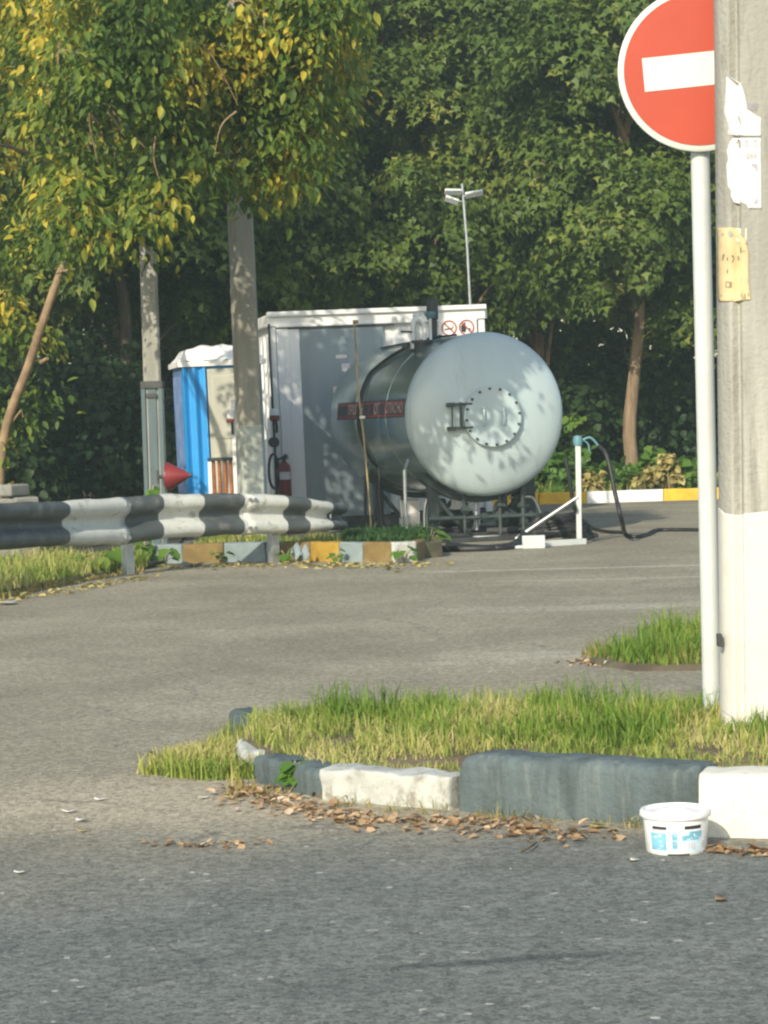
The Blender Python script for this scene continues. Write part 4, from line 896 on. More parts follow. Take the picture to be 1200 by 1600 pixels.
# black hose hugging the shell
mb = MB(tkf); pts = [(xv - .1, yv + .02, zv + .06)]
for k in range(20):
    a = 100 + (222 - 100) * k / 19; pts.append(shellpt(a, 1.1 + 1.0 * min(1, k / 7), .022))
pts += [(-.80, 2.0, .5), (-.78, 1.95, .12), (-.75, 1.7, .05)]
mb.tube(smooth(pts, 3), .021, 8); o = build('black_hose', mb, 'black', tk, label='black hose hugging the tank side from the top valves')
mb = MB(tkf); mb.tube(smooth([shellpt(215, 2.4, .02), (-.9, 2.35, .5), (-.92, 2.2, .1), (-.8, 1.9, .04)], 5), .019, 8); build('black_hose', mb, 'black', tk)
mb = MB(tkf); mb.tube(smooth([shellpt(92, .9, .015), shellpt(100, 1.4, .016), shellpt(108, 2.2, .015), shellpt(112, 3.1, .016)], 5), .014, 8); build('top_cable', mb, 'black', tk)
# drain pipe in front of the left side and the white marker post foot
q = D(632, 735, 28.0); q2 = D(634, 806, 28.0)
mb = MB(); mb.tube([q, q2], .022, 10); mb.tube([q2 + Vector((0, 0, .0)), q2 + Vector((.02, 0, -.16))], [.05, .035], 10); mb.tube([q, q + Vector((.05, .25, .12))], .018, 8); build('drain_pipe', mb, 'galv', tk)

# tan pole in front of the tank
q0 = D(578, 740, 28.6); q1 = D(554, 500, 28.6); gz = q0 + (q0 - q1) * (q0.z / (q1.z - q0.z))
tp = thing('vent_pole', Vector((q0.x + .1, 28.6, 0)), 'thin tan pole bent along the left side of the gas tank', 'pole')
mb = MB(); mb.tube(smooth([(D(580, 800, 28.3).x, 28.3, .02), D(576, 770, 28.3), D(569, 690, 28.3), D(562, 630, 28.3), D(557, 565, 28.3), D(554, 500, 28.3)], 6), [.012] * 31, 10); build('pole', mb, 'tan', tp)
mb = MB(); mb.box(D(566, 652, 28.25), (.07, .04, .035)); build('clip', mb, 'white', tp, .006)
mb = MB(); mb.tube([D(555, 503, 28.3) + Vector((-.03, 0, .0)), D(555, 503, 28.3) + Vector((.04, 0, 0))], .024, 8); build('cap', mb, 'tan', tp)

# pumps under the tank
GP = 'pump units under the tank'
for i, (px, d, sc, lb) in enumerate(((704, 29.3, 1.0, 'grey green pump unit under the tank, between the canisters'), (792, 29.0, 1.1, 'grey green pump with upright motor under the right of the tank'))):
    c = D(px, 846, d); c.z = 0; pm = thing('pump', c, lb, 'pump', GP); f_ = Matrix.Translation(c) @ Matrix.Rotation(R(20 + 40 * i), 4, 'Z') @ Matrix.Scale(sc, 4)
    mb = MB(f_); mb.box((0, 0, .10), (.5, .26, .05)); mb.box((-.18, 0, .05), (.06, .24, .1)); mb.box((.18, 0, .05), (.06, .24, .1)); build('base', mb, 'darksteel', pm, .006)
    mb = MB(f_); mb.lathe([(0, -.2), (.07, -.2), (.10, -.17), (.10, .1), (.07, .12), (.04, .16)], 20, (.05, 0, .25), 'X')
    for k in range(8): mb.lathe([(.112, -.14 + k * .03), (.112, -.128 + k * .03)], 20, (.05, 0, .25), 'X')
    build('motor', mb, 'pumpgreen', pm)
    mb = MB(f_); mb.lathe([(0, -.06), (.13, -.06), (.13, .06), (0, .06)], 24, (.22, 0, .24), 'X'); mb.tube([(.22, 0, .3), (.22, 0, .46), (.22, .0, .52)], .035, 12); build('pump_head', mb, 'pumpgreen', pm)
    mb = MB(f_); mb.tube(smooth([(.22, 0, .5), (.22, .05, .56), (.1, .2, .56), (-.2, .25, .5), (-.25, .25, .1)]), .022, 8); mb.lathe([(.05, .0), (.05, .02)], 14, (.22, 0, .44)); build('pipe', mb, 'galv', pm)
    mb = MB(f_); mb.lathe([(0, 0), (.05, 0), (.05, .14), (.03, .17), (0, .17)], 14, (-.1, -.02, .34)); build('gauge', mb, 'darksteel', pm)
# pipework across
c = D(760, 845, 28.9); c.z = 0; pw = thing('pipework', c, 'low steel pipework with valves running beneath the gas tank', 'pipework')
mb = MB(tkf); mb.tube(smooth([(-.7, .2, .28), (-.2, .15, .28), (.3, .1, .28), (.75, .05, .28)]), .03, 10); mb.tube([(.2, .1, .06), (.2, .1, .6)], .025, 10); mb.tube([(-.25, .15, .06), (-.25, .15, .56)], .022, 10); mb.tube([(.5, .08, .06), (.5, .08, .66)], .03, 10); mb.tube(smooth([(.5, .08, .5), (.62, .0, .48), (.7, -.1, .2)]), .02, 8); build('pipe', mb, 'pumpgreen', pw)
for (x, z) in ((.2, .42), (-.25, .38), (.5, .4), (0, .28), (.62, .28)):
    mb = MB(tkf); mb.lathe([(.055, -.03), (.055, .03), (0, .03)], 14, (x, .12, z), 'Y'); mb.box((x, .07, z), (.12, .06, .025)); build('valve', mb, 'pumpgreen', pw)
mb = MB(tkf); mb.box((0.05, -.1, .028), (1.3, .5, .05)); build('drip_tray', mb, 'darksteel', pw, .006)
# white edged tray in front
a, b = P(734, 846), P(800, 842); tr = thing('white_board', (a + b) / 2, 'narrow white board lying on the ground under the tank end', 'board')
mb = MB(); f_ = Matrix.Translation((a + b) / 2 + Vector((0, 0, .03))) @ Matrix.Rotation(math.atan2((b - a).y, (b - a).x), 4, 'Z'); mb.m = f_
mb.prism([(-.28, -.02), (-.2, -.03), (.26, -.03), (.28, -.01), (.26, .02), (-.22, .03)], -.06, .06); build('board', mb, 'white', tr, .01)
# grey cabinet behind the right leg
c = D(829, 836, 30.6); c.z = 0; cb = thing('meter_cabinet', c, 'narrow grey metal cabinet behind the right side of the tank', 'cabinet')
f_ = Matrix.Translation(c) @ Matrix.Rotation(R(10), 4, 'Z'); mb = MB(f_); mb.box((0, .1, .55), (.16, .22, 1.06)); build('case', mb, 'pumpgreen', cb, .008)
mb = MB(f_); mb.box((0, -.015, .58), (.12, .01, .9)); build('door', mb, 'darksteel', cb, .004)
mb = MB(f_); mb.box((0, .1, .02), (.2, .26, .04)); build('base', mb, 'galv', cb)

# ---- white hose stand
hb = P(905, 850); hd = hb.y; hs_ = thing('hose_stand', hb, 'white upright hose stand with diagonal brace right of the tank', 'hose stand')
ht = D(903, 692, hd); mb = MB(); mb.box((hb + ht) / 2, (.062, .062, (ht - hb).length), Euler((0, math.atan2(ht.x - hb.x, ht.z - hb.z), 0))); build('upright', mb, 'postwhite', hs_, .006)
f0 = P(828, 856); f1 = P(914, 850.5); mb = MB(); c = (f0 + f1) / 2 + Vector((0, 0, .035)); mb.box(c, ((f1 - f0).length, .08, .07), Euler((0, 0, math.atan2((f1 - f0).y, (f1 - f0).x)))); build('foot_bar', mb, 'postwhite', hs_, .006)
f2 = P(834, 857) ; mb = MB(); mb.box(f2 + Vector((0, 0, .075)), (.26, .1, .15)); mb.prism([(0, 0), (.5, 0), (.5, .12)], -.03, .03) if False else None; build('foot_box', mb, 'postwhite', hs_, .008)
mb = MB(); mb.tube([D(904, 776, hd - .02), D(850, 812, hd + .05), D(806, 842, hd + .1)], .024, 10); build('brace', mb, 'galv', hs_)
f3 = P(795, 858); mb = MB(); mb.box(f3 + Vector((0, 0, .02)), (.34, .12, .03), Euler((0, 0, R(14)))); build('foot_plate', mb, 'white', hs_, .006)
mb = MB(); mb.lathe([(.0, -.06), (.05, -.06), (.06, 0), (.05, .05), (.0, .06)], 16, ht + Vector((0, 0, .03))); build('cap', mb, 'teal', hs_)
mb = MB(); mb.tube(smooth([D(906, 690, hd), D(918, 684, hd), D(926, 686, hd), D(936, 698, hd)]), .014, 8); mb.tube(smooth([D(912, 688, hd), D(919, 694, hd), D(921, 706, hd)]), .01, 8); build('coupling', mb, 'teal', hs_)
HG = 'black filling hoses'
def hose(pts, r, label):
    mb = MB(); sp = smooth(pts, 8); mb.tube(sp, r, 10); o = build('filling_hose', mb, 'black', None, origin=pts[0]); return tag(o, label, 'hose', HG)
hose([D(934, 696, hd), D(946, 708, hd), D(954, 735, hd - .05), D(962, 775, hd - .1), D(972, 815, hd - .1), P(977, 834, .03), P(990, 839, .02), P(1010, 836, .02), P(1026, 829, .02), P(1060, 828, .02), P(1100, 828, .02), P(1150, 826, .02)], .027, 'black hose falling from the stand top and trailing right over the asphalt')
hose([D(884, 716, hd + .1), D(889, 745, hd + .1), D(894, 776, hd + .12), D(900, 800, hd + .15), P(912, 814, .1), P(926, 826, .02), P(950, 831, .02), P(975, 832, .02)], .025, 'black hose hanging close behind the white stand')
hose([P(690, 858, .03), P(730, 858, .03), P(775, 856, .03), P(805, 850, .04), D(825, 828, hd + .2), D(845, 808, hd + .3), D(858, 806, hd + .35), P(880, 818, .1), P(905, 832, .03), P(930, 838, .02)], .045, 'thick black hose looping over the foot of the stand')
hose([P(700, 852, .03), P(750, 856, .03), P(800, 854, .03), P(840, 838, .05), P(880, 836, .03), P(915, 842, .02), P(922, 834, .02)], .04, 'thick black hose lying behind the white foot bar')
c = P(868, 836); hp = thing('hose_pile', c, 'dark pile of coiled rubber hose beside the white stand', 'hose pile')
mb = MB(Matrix.Translation(c)); pts = []
for k in range(150):
    a = k / 149 * 6 * 2 * math.pi; rr_ = .20 + .16 * (1 - k / 149) + .03 * math.sin(k * .7); pts.append((rr_ * 1.2 * math.cos(a), rr_ * .8 * math.sin(a), .03 + .22 * k / 149 + .012 * math.sin(k * 1.3)))
mb.tube(pts, .035, 8); build('coil', mb, 'black', hp)

# ============================================================ VEGETATION
# ---- yellowing tree in front on the left
yb0 = D(-8, 760, 27.6); yb0.z = 0
yt = thing('yellowing_tree', yb0, 'tree with yellowing hanging leaves and thin leaning trunk at the left', 'tree')
mb = MB(); tp_ = [yb0 - Vector((0, 0, .1)), D(4, 695, 27.5), D(45, 570, 27.3), D(78, 470, 27.1), D(102, 400, 27.6), D(125, 300, 29.5), D(150, 180, 29.8), D(180, 40, 29.8), D(200, -120, 29), D(215, -280, 29)]
sp = smooth(tp_, 5); mb.tube(sp, [.062 - .04 * i / (len(sp) - 1) for i in range(len(sp))], 10)
mb.tube([D(64, 566, 27.3), D(74, 560, 27.2)], [.03, .022], 8); mb.tube([D(92, 425, 27.05), D(118, 420, 26.9)], [.02, .012], 8); mb.tube([D(12, 668, 27.5), D(34, 640, 27.4), D(36, 652, 27.4)], [.018, .012, .008], 6)
LIMBS = [((112, 350), (250, 230), (400, 90)), ((125, 300), (60, 200), (-30, 90)), ((150, 180), (300, 40), (420, -60)), ((180, 40), (90, -80), (10, -200)), ((140, 230), (230, 110), (220, 0)), ((130, 290), (300, 200), (470, 150)), ((130, 280), (20, 230), (-60, 230))]
for l in LIMBS:
    q = smooth([D(l[0][0], l[0][1], 29.7), D(l[1][0], l[1][1], 28.2 + random.uniform(-.5, .5)), D(l[2][0], l[2][1], 25.2 + random.uniform(-1, 1))], 6); mb.tube(q, [.03 - .024 * i / (len(q) - 1) for i in range(len(q))], 8)
for k in range(34):
    a_ = D(random.uniform(20, 480), random.uniform(-60, 240), random.uniform(22.2, 24.6)); b_ = a_ + Vector((random.uniform(-.5, .5), random.uniform(-.4, .2), random.uniform(-.7, .2)))
    mb.tube(smooth([a_, a_.lerp(b_, .5) + Vector((random.uniform(-.08, .08), 0, .08)), b_], 4), [.011 - .008 * i / 8 for i in range(9)], 5)
build('trunk', mb, 'barkpale', yt)
cs, szs, outs = [], [], []
def crown_edge(px): return np.interp(px, [-200, 0, 60, 110, 200, 260, 320, 400, 470, 520, 560], [560, 470, 430, 400, 370, 365, 335, 310, 285, 235, 130])
while len(cs) < 430:
    px, py = random.uniform(-300, 560), random.uniform(-620, 480)
    if py > crown_edge(px) - 30: continue
    if (px > 150 and py < -110) or (px > 60 and py < -220): continue
    if 400 < px and 250 < py and random.random() < .45: continue
    d = random.uniform(31, 33.5) if px < 60 else (random.uniform(23.2, 25.2) if px > 280 else random.uniform(21.8, 26.6))  # depths chosen by where the crown's shade should fall
    if px > 240 and random.random() < .12: d = random.uniform(28.0, 29.5)
    p = D(px, py, d); cs.append(p); szs.append(random.uniform(.28, .52)); outs.append(((px - 150) / 400, -.5 + (d - 24) * .1, .2))
for k in range(34):  # extra boughs added to shade the kiosk front
    cs.append(D(random.uniform(0, 280), random.uniform(-60, 150), random.uniform(25.4, 27))); szs.append(random.uniform(.3, .45)); outs.append((0, -.5, .2))
for k in range(30):  # extra boughs added to shade the tank head
    cs.append(D(random.uniform(370, 535), random.uniform(0, 200), random.uniform(23.4, 25.2))); szs.append(random.uniform(.25, .42)); outs.append((.4, -.5, .2))
for (px, py) in ((10, 520), (-30, 600), (30, 640), (5, 470), (60, 510), (-40, 540), (50, 600), (-20, 680)):
    cs.append(D(px, py, random.uniform(27.4, 28.5))); szs.append(random.uniform(.25, .4)); outs.append((0, -.5, .3))
V, Fc = boughs(cs, szs, outs, 165, .102, droop=.9, flat=.35, upw=.45, ndir=.6, tmpl=LANCE * np.array([1.25, 1, 1]), hang=1.5)
bulk('crown', V, Fc, 'yellowleaf', yt, yb0)

# ---- background trees (three crown shapes, copied with their trunks)
def make_tree(name, seed, ht, rx, rz, zc, nb, per, leaf, mat='mapleleaf', bark='bark', r0=.14):
    global RNG; RNG = np.random.default_rng(seed); random.seed(seed)
    root = thing(name, (0, 0, 0), 'x', 'tree', 'broadleaf trees behind the car park')
    mb = MB(); n = 8; pts = [Vector((.12 * math.sin(i * .9 + seed), .12 * math.cos(i * 1.3 + seed), -.1 + ht * i / n)) if i else Vector((0, 0, -.2)) for i in range(n + 1)]; sp = smooth(pts, 3)
    mb.tube(sp, [r0 * (1.25 if i == 0 else 1) * (1 - .8 * i / (len(sp) - 1)) for i in range(len(sp))], 12)
    cs, szs, outs = [], [], []
    for k in range(nb):
        v = RNG.normal(0, 1, 3); v /= np.linalg.norm(v); v[2] = v[2] if v[2] > -.85 else -v[2]
        rr = RNG.uniform(.55, 1.0) ** .6; lump = 1 + .22 * mnoise.noise(Vector(v) * 1.8 + Vector((seed, 0, 0)))
        c = np.array([v[0] * rx, v[1] * rx, v[2] * rz]) * rr * lump + np.array([0, 0, zc]); cs.append(c); outs.append(v); szs.append(RNG.uniform(.45, 1.05))
        if k % 6 == 0:
            a = Vector((0, 0, max(1.6, c[2] - 1.2 - 1.2 * RNG.random()))); q = smooth([a, a.lerp(Vector(c), .5) + Vector((0, 0, .25)), Vector(c)], 4); mb.tube(q, [.055 - .04 * i / (len(q) - 1) for i in range(len(q))], 7)
    tr_ = build('trunk', mb, bark, root)
    V, Fc = boughs(cs, szs, outs, per, leaf, droop=.55, flat=.16, upw=.6, ndir=.42, hang=.6, tmpl=MAPLE); cr = bulk('crown', V, Fc, mat, root)
    return root
def copy_tree(r):
    c = r.copy(); COL.objects.link(c)
    for ch in r.children: k = ch.copy(); COL.objects.link(k); k.parent = c
    return c
protos = [make_tree('broadleaf_tree', 11, 8.5, 2.7, 4.4, 6.7, 88, 430, .125), make_tree('broadleaf_tree', 23, 8.0, 2.5, 4.0, 6.3, 80, 430, .125), make_tree('broadleaf_tree', 37, 9.0, 2.9, 4.8, 7.2, 96, 430, .125)]
spots = [  # px, distance, proto, turn, scale, label
 (994, 42.6, 0, 20, 1.0, 'broadleaf tree with sunlit brown trunk standing right of the tank'),
 (850, 44.8, 1, 130, 1.05, 'broadleaf tree rising behind the right end of the tank'),
 (690, 44.2, 2, 250, 1.0, 'broadleaf tree rising straight behind the thin lamp mast'),
 (530, 43.4, 0, 170, 1.0, 'broadleaf tree rising behind the middle of the kiosk roof'),
 (385, 43.0, 1, 300, 1.0, 'broadleaf tree showing beside the top of the thick concrete pole'),
 (190, 40.5, 2, 60, 1.0, 'broadleaf tree with dim dark trunk left of the slim pole'),
 (40, 42.0, 0, 100, 1.05, 'broadleaf tree deep behind the yellowing tree at the left'),
 (1150, 43.6, 1, 210, 1.05, 'broadleaf tree behind the red sign and concrete pole'),
 (1330, 42.5, 2, 10, 1.0, 'broadleaf tree furthest to the right behind the concrete pole'),
 (-140, 40.5, 1, 20, 1.0, 'broadleaf tree furthest to the left behind the guardrail'),
 (760, 48.0, 0, 320, 1.25, 'taller broadleaf tree of the second row behind the mast'),
 (450, 47.5, 2, 140, 1.2, 'taller broadleaf tree of the second row behind the kiosk'),
 (1040, 48.0, 1, 80, 1.25, 'taller broadleaf tree of the second row behind the red sign'),
 (200, 46.5, 0, 230, 1.2, 'taller broadleaf tree of the second row behind the slim pole'),
]
used = set()
for (px, d, k, rot, sc, lb) in spots:
    o = protos[k] if k not in used else copy_tree(protos[k]); used.add(k)
    c = D(px, 700, d); o.location = (c.x, d, .1); o.rotation_euler = (0, 0, R(rot)); o.scale = (sc, sc, sc * random.uniform(.96, 1.06)); o['label'] = lb
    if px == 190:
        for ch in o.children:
            if ch.name.startswith('trunk'): ch.material_slots[0].link = 'OBJECT'; ch.material_slots[0].material = MT['barkdark']  # shade put into this one trunk by a darker bark
RNG = np.random.default_rng(99); random.seed(99)

# ---- far wood closing the view
cs, szs, outs = [], [], []
for k in range(520):
    x = random.uniform(-17, 19); y = random.uniform(51, 56); z = random.uniform(.3, 15.5); cs.append((x, y, z)); szs.append(random.uniform(.9, 1.7)); outs.append((0, -.7, .3))
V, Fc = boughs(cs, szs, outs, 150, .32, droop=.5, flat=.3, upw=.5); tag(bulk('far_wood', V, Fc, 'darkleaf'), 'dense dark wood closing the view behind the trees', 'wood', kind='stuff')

# ---- shrubs in the shade
def shrub(px, d, w_, h_, mat, label, cat='shrub', leaf=.12, per=120, nb=16, group=None, base_z=.05, stem_mat='barkdark', name='shrub'):
    c = D(px, 760, d); c.z = base_z; th = thing(name, c, label, cat, group); mb = MB(); cs, szs, outs = [], [], []
    for k in range(nb):
        a = random.uniform(0, 6.28); r = math.sqrt(random.random()) * w_ / 2; z = h_ * (.2 + .75 * random.random() * (1 - (r / w_) ** 2)); p = c + Vector((r * math.cos(a), r * math.sin(a) * .7, z)); cs.append(p); szs.append(random.uniform(.2, .36) * min(w_, h_ * 1.2)); outs.append((math.cos(a), math.sin(a), .3))
        if k % 2 == 0: mb.tube(smooth([c + Vector((r * .2 * math.cos(a), r * .2 * math.sin(a), -.08)), c.lerp(p, .55) + Vector((0, 0, .1 * h_)), p], 4), [.02, .019, .018, .017, .016, .014, .012, .01, .008], 6)
    build('stems', mb, stem_mat, th); V, Fc = boughs(cs, szs, outs, per, leaf, droop=.4, flat=.25, upw=.5, ndir=.6); bulk('foliage', V, Fc, mat, th, c)
    return th
GS = 'shrubs in the shade under the trees'
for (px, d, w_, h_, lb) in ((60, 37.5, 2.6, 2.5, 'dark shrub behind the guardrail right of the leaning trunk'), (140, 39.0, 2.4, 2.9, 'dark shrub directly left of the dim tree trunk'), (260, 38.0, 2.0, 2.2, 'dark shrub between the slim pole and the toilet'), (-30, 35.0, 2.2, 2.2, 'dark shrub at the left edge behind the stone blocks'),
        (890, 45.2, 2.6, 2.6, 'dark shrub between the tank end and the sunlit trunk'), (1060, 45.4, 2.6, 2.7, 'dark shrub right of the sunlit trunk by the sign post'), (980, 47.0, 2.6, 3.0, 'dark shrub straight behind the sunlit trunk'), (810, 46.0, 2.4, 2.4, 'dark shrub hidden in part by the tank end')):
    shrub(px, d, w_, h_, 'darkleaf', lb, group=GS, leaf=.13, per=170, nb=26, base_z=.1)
GL = 'leafy plants behind the far kerb'
for (px, d, w_, h_, lb) in ((862, 41.3, .9, .75, 'green leafy plant just right of the tank behind the yellow kerb'), (905, 41.7, .8, .6, 'green leafy plant behind the top of the hose stand'), (950, 41.8, .9, .65, 'green leafy plant left of the sunlit trunk'), (1030, 42.6, .9, .75, 'green leafy plant right of the sunlit trunk behind dry leaves'), (1075, 41.8, .7, .5, 'green leafy plant beside the sign post at far kerb')):
    shrub(px, d, w_, h_, 'weedleaf', lb, 'plant', .16, 45, 10, GL, .12, 'barkdark', 'leafy_plant')
GD = 'dry tan plants behind the far kerb'
for (px, d, w_, h_, lb) in ((1015, 41.6, .6, .45, 'dry tan leaved plant at the foot of the sunlit trunk'), (1048, 41.5, .4, .7, 'tall dry tan plant behind the white kerb stone'), (922, 41.2, .5, .4, 'dry tan plant behind the joint of yellow and white kerb')):
    shrub(px, d, w_, h_, 'tanleaf', lb, 'plant', .12, 16, 8, GD, .12, 'tan', 'dry_plant')
shrub(912, 44.0, .5, 2.0, 'weedleaf', 'single light green sapling in the dark right of the tank', 'plant', .16, 24, 4, None, .12, 'barkdark', 'sapling')
# ---- weeds
def weed(px, py, n, size, hgt, label, group=None, z=0.0, mat='weedleaf'):
    c = P(px, py, z); th = thing('broad_leaved_weed', c, label, 'weed', group); mb = MB(); pos, nr, dr, sz = [], [], [], []
    for k in range(n):
        a = 2.4 * k + random.uniform(-.3, .3); r = random.uniform(.35, 1) * size * 1.1; q = c + Vector((r * .6 * math.cos(a), r * .6 * math.sin(a), hgt * random.uniform(.4, 1)))
        mb.tube(smooth([c + Vector((0, 0, -.01)), c.lerp(q, .5) + Vector((0, 0, hgt * .15)), q], 3), .0025 + size * .008, 5); pos.append(q); nr.append((.4 * math.cos(a), .4 * math.sin(a) - .35, 1)); dr.append((math.cos(a), math.sin(a), -.1)); sz.append(size * random.uniform(.6, 1.1))
    build('stalks', mb, 'tan', th); V, Fc = leaf_verts(np.array(pos), np.array(nr, float), np.array(dr, float), np.array(sz)); bulk('leaves', V, Fc, mat, th, c); return th
weed(462, 1236, 34, .055, .13, 'broad leaved green weed growing in front of the low dark kerb')
weed(205, 884, 12, .20, .22, 'leafy green weed at the foot of the guardrail post', z=.03)
weed(150, 893, 12, .2, .2, 'leafy green weed under the white guardrail stripe', z=.03)
weed(672, 866, 10, .16, .3, 'weed growing beside the last ochre kerb block', z=.0)
weed(258, 884, 9, .13, .2, 'small weed in front of the leftmost blue grey kerb block')
weed(345, 881, 8, .10, .14, 'little weed where ochre meets the blue grey kerb block')
weed(448, 879, 9, .12, .18, 'weed in front of the brown kerb block by the rail post')
weed(525, 880, 8, .10, .15, 'little weed at the joint after the yellow kerb block')
weed(632, 880, 10, .13, .16, 'weed growing before the peeling white kerb block')
# tall dry stalk in front of the rail
c = P(222, 882); ts = thing('tall_weed', c, 'tall pale weed stalk standing in front of the guardrail joint', 'weed')
mb = MB(); d_ = c.y; sp = smooth([c, D(226, 850, d_), D(232, 815, d_), D(237, 780, d_), D(240, 758, d_)], 5); mb.tube(sp, [.014 - .007 * i / (len(sp) - 1) for i in range(len(sp))], 6); build('stalk', mb, 'tan', ts)
pos, nr, dr = [], [], []
for k in range(34):
    t_ = random.random(); q = sp[int(t_ * (len(sp) - 1))]; a = random.uniform(0, 6.28); pos.append(q + Vector((.06 * math.cos(a), .06 * math.sin(a), 0)) * (1 - t_)); nr.append((math.cos(a) * .5, -.6, .6)); dr.append((math.cos(a), math.sin(a), .2 - .6 * t_))
V, Fc = leaf_verts(np.array(pos), np.array(nr), np.array(dr), RNG.uniform(.05, .15, 34)); bulk('leaves', V, Fc, 'weedleaf', ts, c)

# ---- stacked stone blocks behind the rail
GB = 'stone blocks behind the guardrail'
for i, (px, py, w_, lb) in enumerate(((6, 788, .36, 'grey stone block at the bottom left of the little stack'), (34, 786, .3, 'grey stone block at the bottom right of the little stack'), (16, 766, .34, 'grey stone block lying on top of the little stack'))):
    c = D(px, py, 26.2); mb = MB(); f_ = Matrix.Translation(c) @ Matrix.Rotation(R(10 + 25 * i), 4, 'Z'); mb.m = f_; vs = []
    mb.box((0, 0, 0), (w_, .3, .135 if i == 2 else (c.z + .07) * 1.0), None) if i == 2 else mb.box((0, 0, .0 - (c.z - .07) / 2), (w_, .3, c.z + .07))
    tag(build('stone_block', mb, 'stone', None, .025, 3, origin=c), lb, 'stone block', GB)

# ---- litter
def litter(name, pts2, n_, size, mat, label, z=.004):
    q = pts2; n = len(q); pos = np.column_stack([q, np.full(n, z) + RNG.uniform(0, .010, n)]); nr = np.column_stack([RNG.normal(0, .32, n), RNG.normal(0, .32, n), np.ones(n)]); a = RNG.uniform(0, 6.28, n); dr = np.column_stack([np.cos(a), np.sin(a), RNG.normal(0, .1, n)])
    V, Fc = leaf_verts(pos, nr, dr, size * RNG.uniform(.35, 1.7, n), HEX * np.array([.72, 1, 1.1])); return tag(bulk(name, V, Fc, mat), label, 'leaves', kind='stuff')
def along_line(line, n, spread):
    L = [Vector(p[:2]) for p in line]; seg_ = [(L[i + 1] - L[i]).length for i in range(len(L) - 1)]; out = []
    for _ in range(n):
        t = random.uniform(0, sum(seg_)); i = 0
        while t > seg_[i] and i < len(seg_) - 1: t -= seg_[i]; i += 1
        p = L[i].lerp(L[i + 1], t / seg_[i]); out.append((p.x + random.gauss(0, spread * .5), p.y - abs(random.gauss(0, spread))))
    return np.array(out)
l1 = [P(375, 1228), P(430, 1246), P(520, 1268), P(620, 1280), P(712, 1280), P(800, 1288), P(920, 1300)]
litter('fallen_leaves', along_line(l1, 560, .15), 0, .031, 'dryleaf', 'orange brown dry leaves heaped along the foot of the island kerb')
litter('fallen_leaves', along_line([P(1112, 1328), P(1150, 1330), P(1230, 1332)], 120, .04), 0, .03, 'dryleaf', 'dry leaves at the foot of the cream kerb beside the bucket')
litter('fallen_leaves', along_line([P(225, 1318), P(300, 1322), P(420, 1314)], 60, .04), 0, .024, 'dryleaf', 'thin line of dry leaves on the dusty asphalt before the island')
litter('fallen_leaves', along_line([P(245, 884), P(350, 883), P(450, 881), P(560, 883), P(660, 882)], 330, .35), 0, .06, 'tanleaf', 'yellow fallen leaves along the foot of the ochre kerb blocks')
litter('fallen_leaves', along_line([P(-60, 946), P(60, 930), P(230, 898)], 260, .3), 0, .05, 'tanleaf', 'straw coloured leaves along the verge edge by the guardrail')
litter('fallen_leaves', along_line([P(900, 1030), P(940, 1036)], 50, .12), 0, .045, 'dryleaf', 'dry leaves at the tip of the second grass strip')
grass('grass', [(-.55, 9.5), (.3, 8.84), (1.0, 8.4), (1.0, 8.2), (.25, 8.6), (-.7, 9.3)], 420, 0, .02, .07, 'grassdry', 'dead grass stalks mixed with the dry leaves along the island kerb', .003, 1.2, 4, -.2)
def flake(px, py, size, mat, label, name='fallen_leaf', cat='leaf', group='single leaves and scraps on the asphalt'):
    c = P(px, py, .004); mb = MB(Matrix.Translation(c) @ Matrix.Rotation(random.uniform(0, 6.28), 4, 'Z')); n = 9; vs = []
    for k in range(n): a = 2 * math.pi * k / n; r = size * random.uniform(.7, 1.1); vs.append((r * math.cos(a), r * .62 * math.sin(a), .004 + .3 * size * abs(math.cos(a)) * random.uniform(.6, 1)))
    vs.append((0, 0, .004)); mb.add(vs, [(k, (k + 1) % n, n) for k in range(n)]); o = build(name, mb, mat, None, origin=c, angle=60); so = o.modifiers.new('solid', 'SOLIDIFY'); so.thickness = .0012
    return tag(o, label, cat, group)
flake(1125, 1407, .034, 'dryleaf', 'single yellow brown leaf on the road below the bucket')
flake(127, 1283, .034, 'scrap', 'white curled scrap, topmost of the bright trio on the left asphalt', 'paper_scrap', 'scrap')
flake(128, 1299, .026, 'tanleaf', 'tan leaf just below the white curled scrap on the left asphalt')
flake(108, 1269, .034, 'scrap', 'pinkish flat scrap just above the white curled scrap', 'paper_scrap', 'scrap')
flake(156, 1250, .03, 'scrap', 'flat pale scrap lying nearer to the island grass tip', 'paper_scrap', 'scrap')
flake(30, 1364, .022, 'scrap', 'tiny white scrap alone on the road at lower left', 'paper_scrap', 'scrap')
flake(12, 944, .13, 'scrap', 'white paper scrap on the asphalt at the verge edge', 'paper_scrap', 'scrap')
flake(318, 1247, .026, 'scrap', 'white pebble like scrap beside the dry leaves of the island', 'paper_scrap', 'scrap')
flake(360, 1246, .04, 'tanleaf', 'large tan leaf at the left end of the dry leaves')
flake(992, 1345, .022, 'scrap', 'tiny white scrap just left of the bucket', 'paper_scrap', 'scrap')
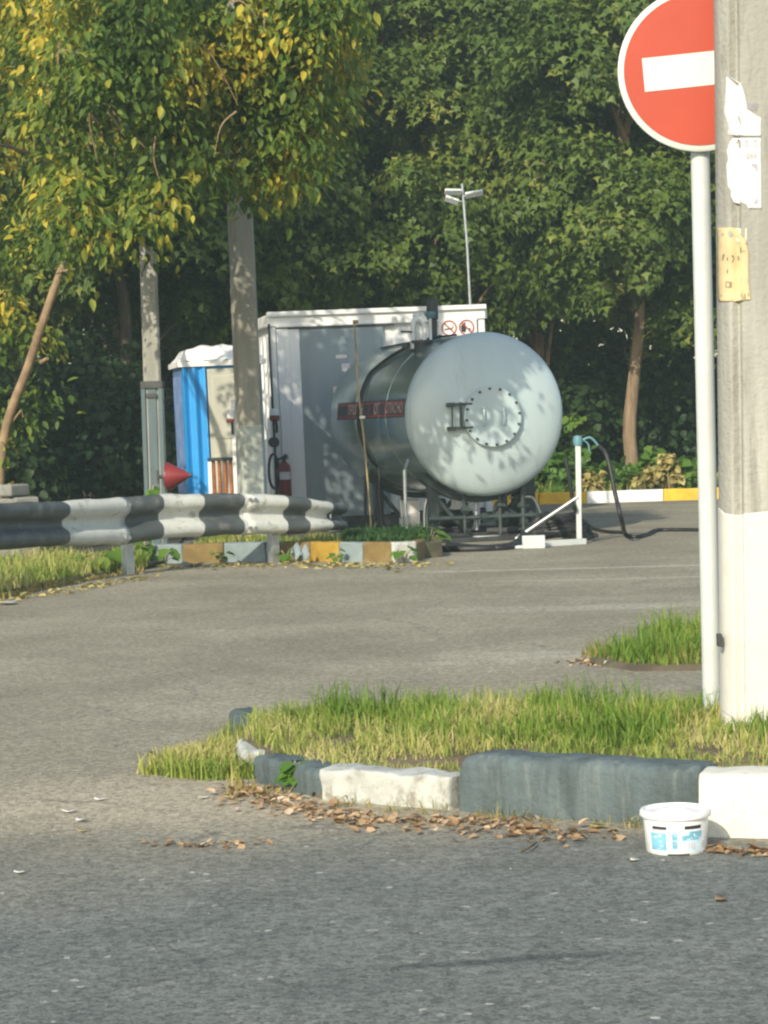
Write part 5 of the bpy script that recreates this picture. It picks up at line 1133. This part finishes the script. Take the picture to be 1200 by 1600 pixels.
flake(935, 1293, .042, 'tanleaf', 'large curled leaf lying in front of the dark kerb')
flake(300, 884, .16, 'bluewhite', 'flat pale stone slab lying before the ochre kerb block', 'flat_stone', 'stone', None)
c = P(237, 1184); mb = MB(Matrix.Translation(c)); mb.lathe([(0, .03), (.014, .03), (.018, .026), (.02, 0), (0, 0)], 16); tag(build('bottle_cap', mb, 'bandblack', None, origin=c), 'dark bottle cap beside the grass past the island tip', 'bottle cap')
c = P(826, 1326, .01); mb = MB(); mb.tube(smooth([P(812, 1332, .012), P(826, 1325, .016), P(838, 1316, .012)], 5), .004, 6); tag(build('twig', mb, 'barkdark', None, origin=c), 'short dark twig on the asphalt before the dark kerb', 'twig')
c = P(505, 872, .02); mb = MB(Matrix.Translation(D(470, 862, 25.0)) @ Matrix.Rotation(R(15), 4, 'Y')); vs = []
for i in range(9):
    for j in range(6): u, v = i / 8 - .5, j / 5 - .5; vs.append((u * .2, -.05 + v * .06, v * .12 + .05 * math.sin(i * 1.7 + j)))
mb.add(vs, [(i * 6 + j, (i + 1) * 6 + j, (i + 1) * 6 + j + 1, i * 6 + j + 1) for i in range(8) for j in range(5)]); o = build('plastic_bag', mb, 'bluewhite', None, origin=D(470, 862, 25.0), angle=180); o.modifiers.new('solid', 'SOLIDIFY').thickness = .003; tag(o, 'crumpled whitish plastic bag against the brown kerb block', 'plastic bag')

# ============================================================ HAZE (added to lift the dark tones)
mb = MB(); mb.box((0, 22, 9.5), (56, 76, 21.4)); hz = build('haze', mb, [])
hm = bpy.data.materials.new('haze'); hm.use_nodes = True; nt = hm.node_tree; nt.nodes.remove(nt.nodes['Principled BSDF'])
pv = nt.nodes.new('ShaderNodeVolumePrincipled'); pv.inputs['Color'].default_value = (.74, .95, .90, 1); pv.inputs['Density'].default_value = .0019; pv.inputs['Anisotropy'].default_value = .2
nt.links.new(pv.outputs[0], nt.nodes['Material Output'].inputs['Volume']); hz.data.materials.append(hm); tag(hz, 'thin haze added to lift the darks of the far trees', 'haze', kind='stuff')
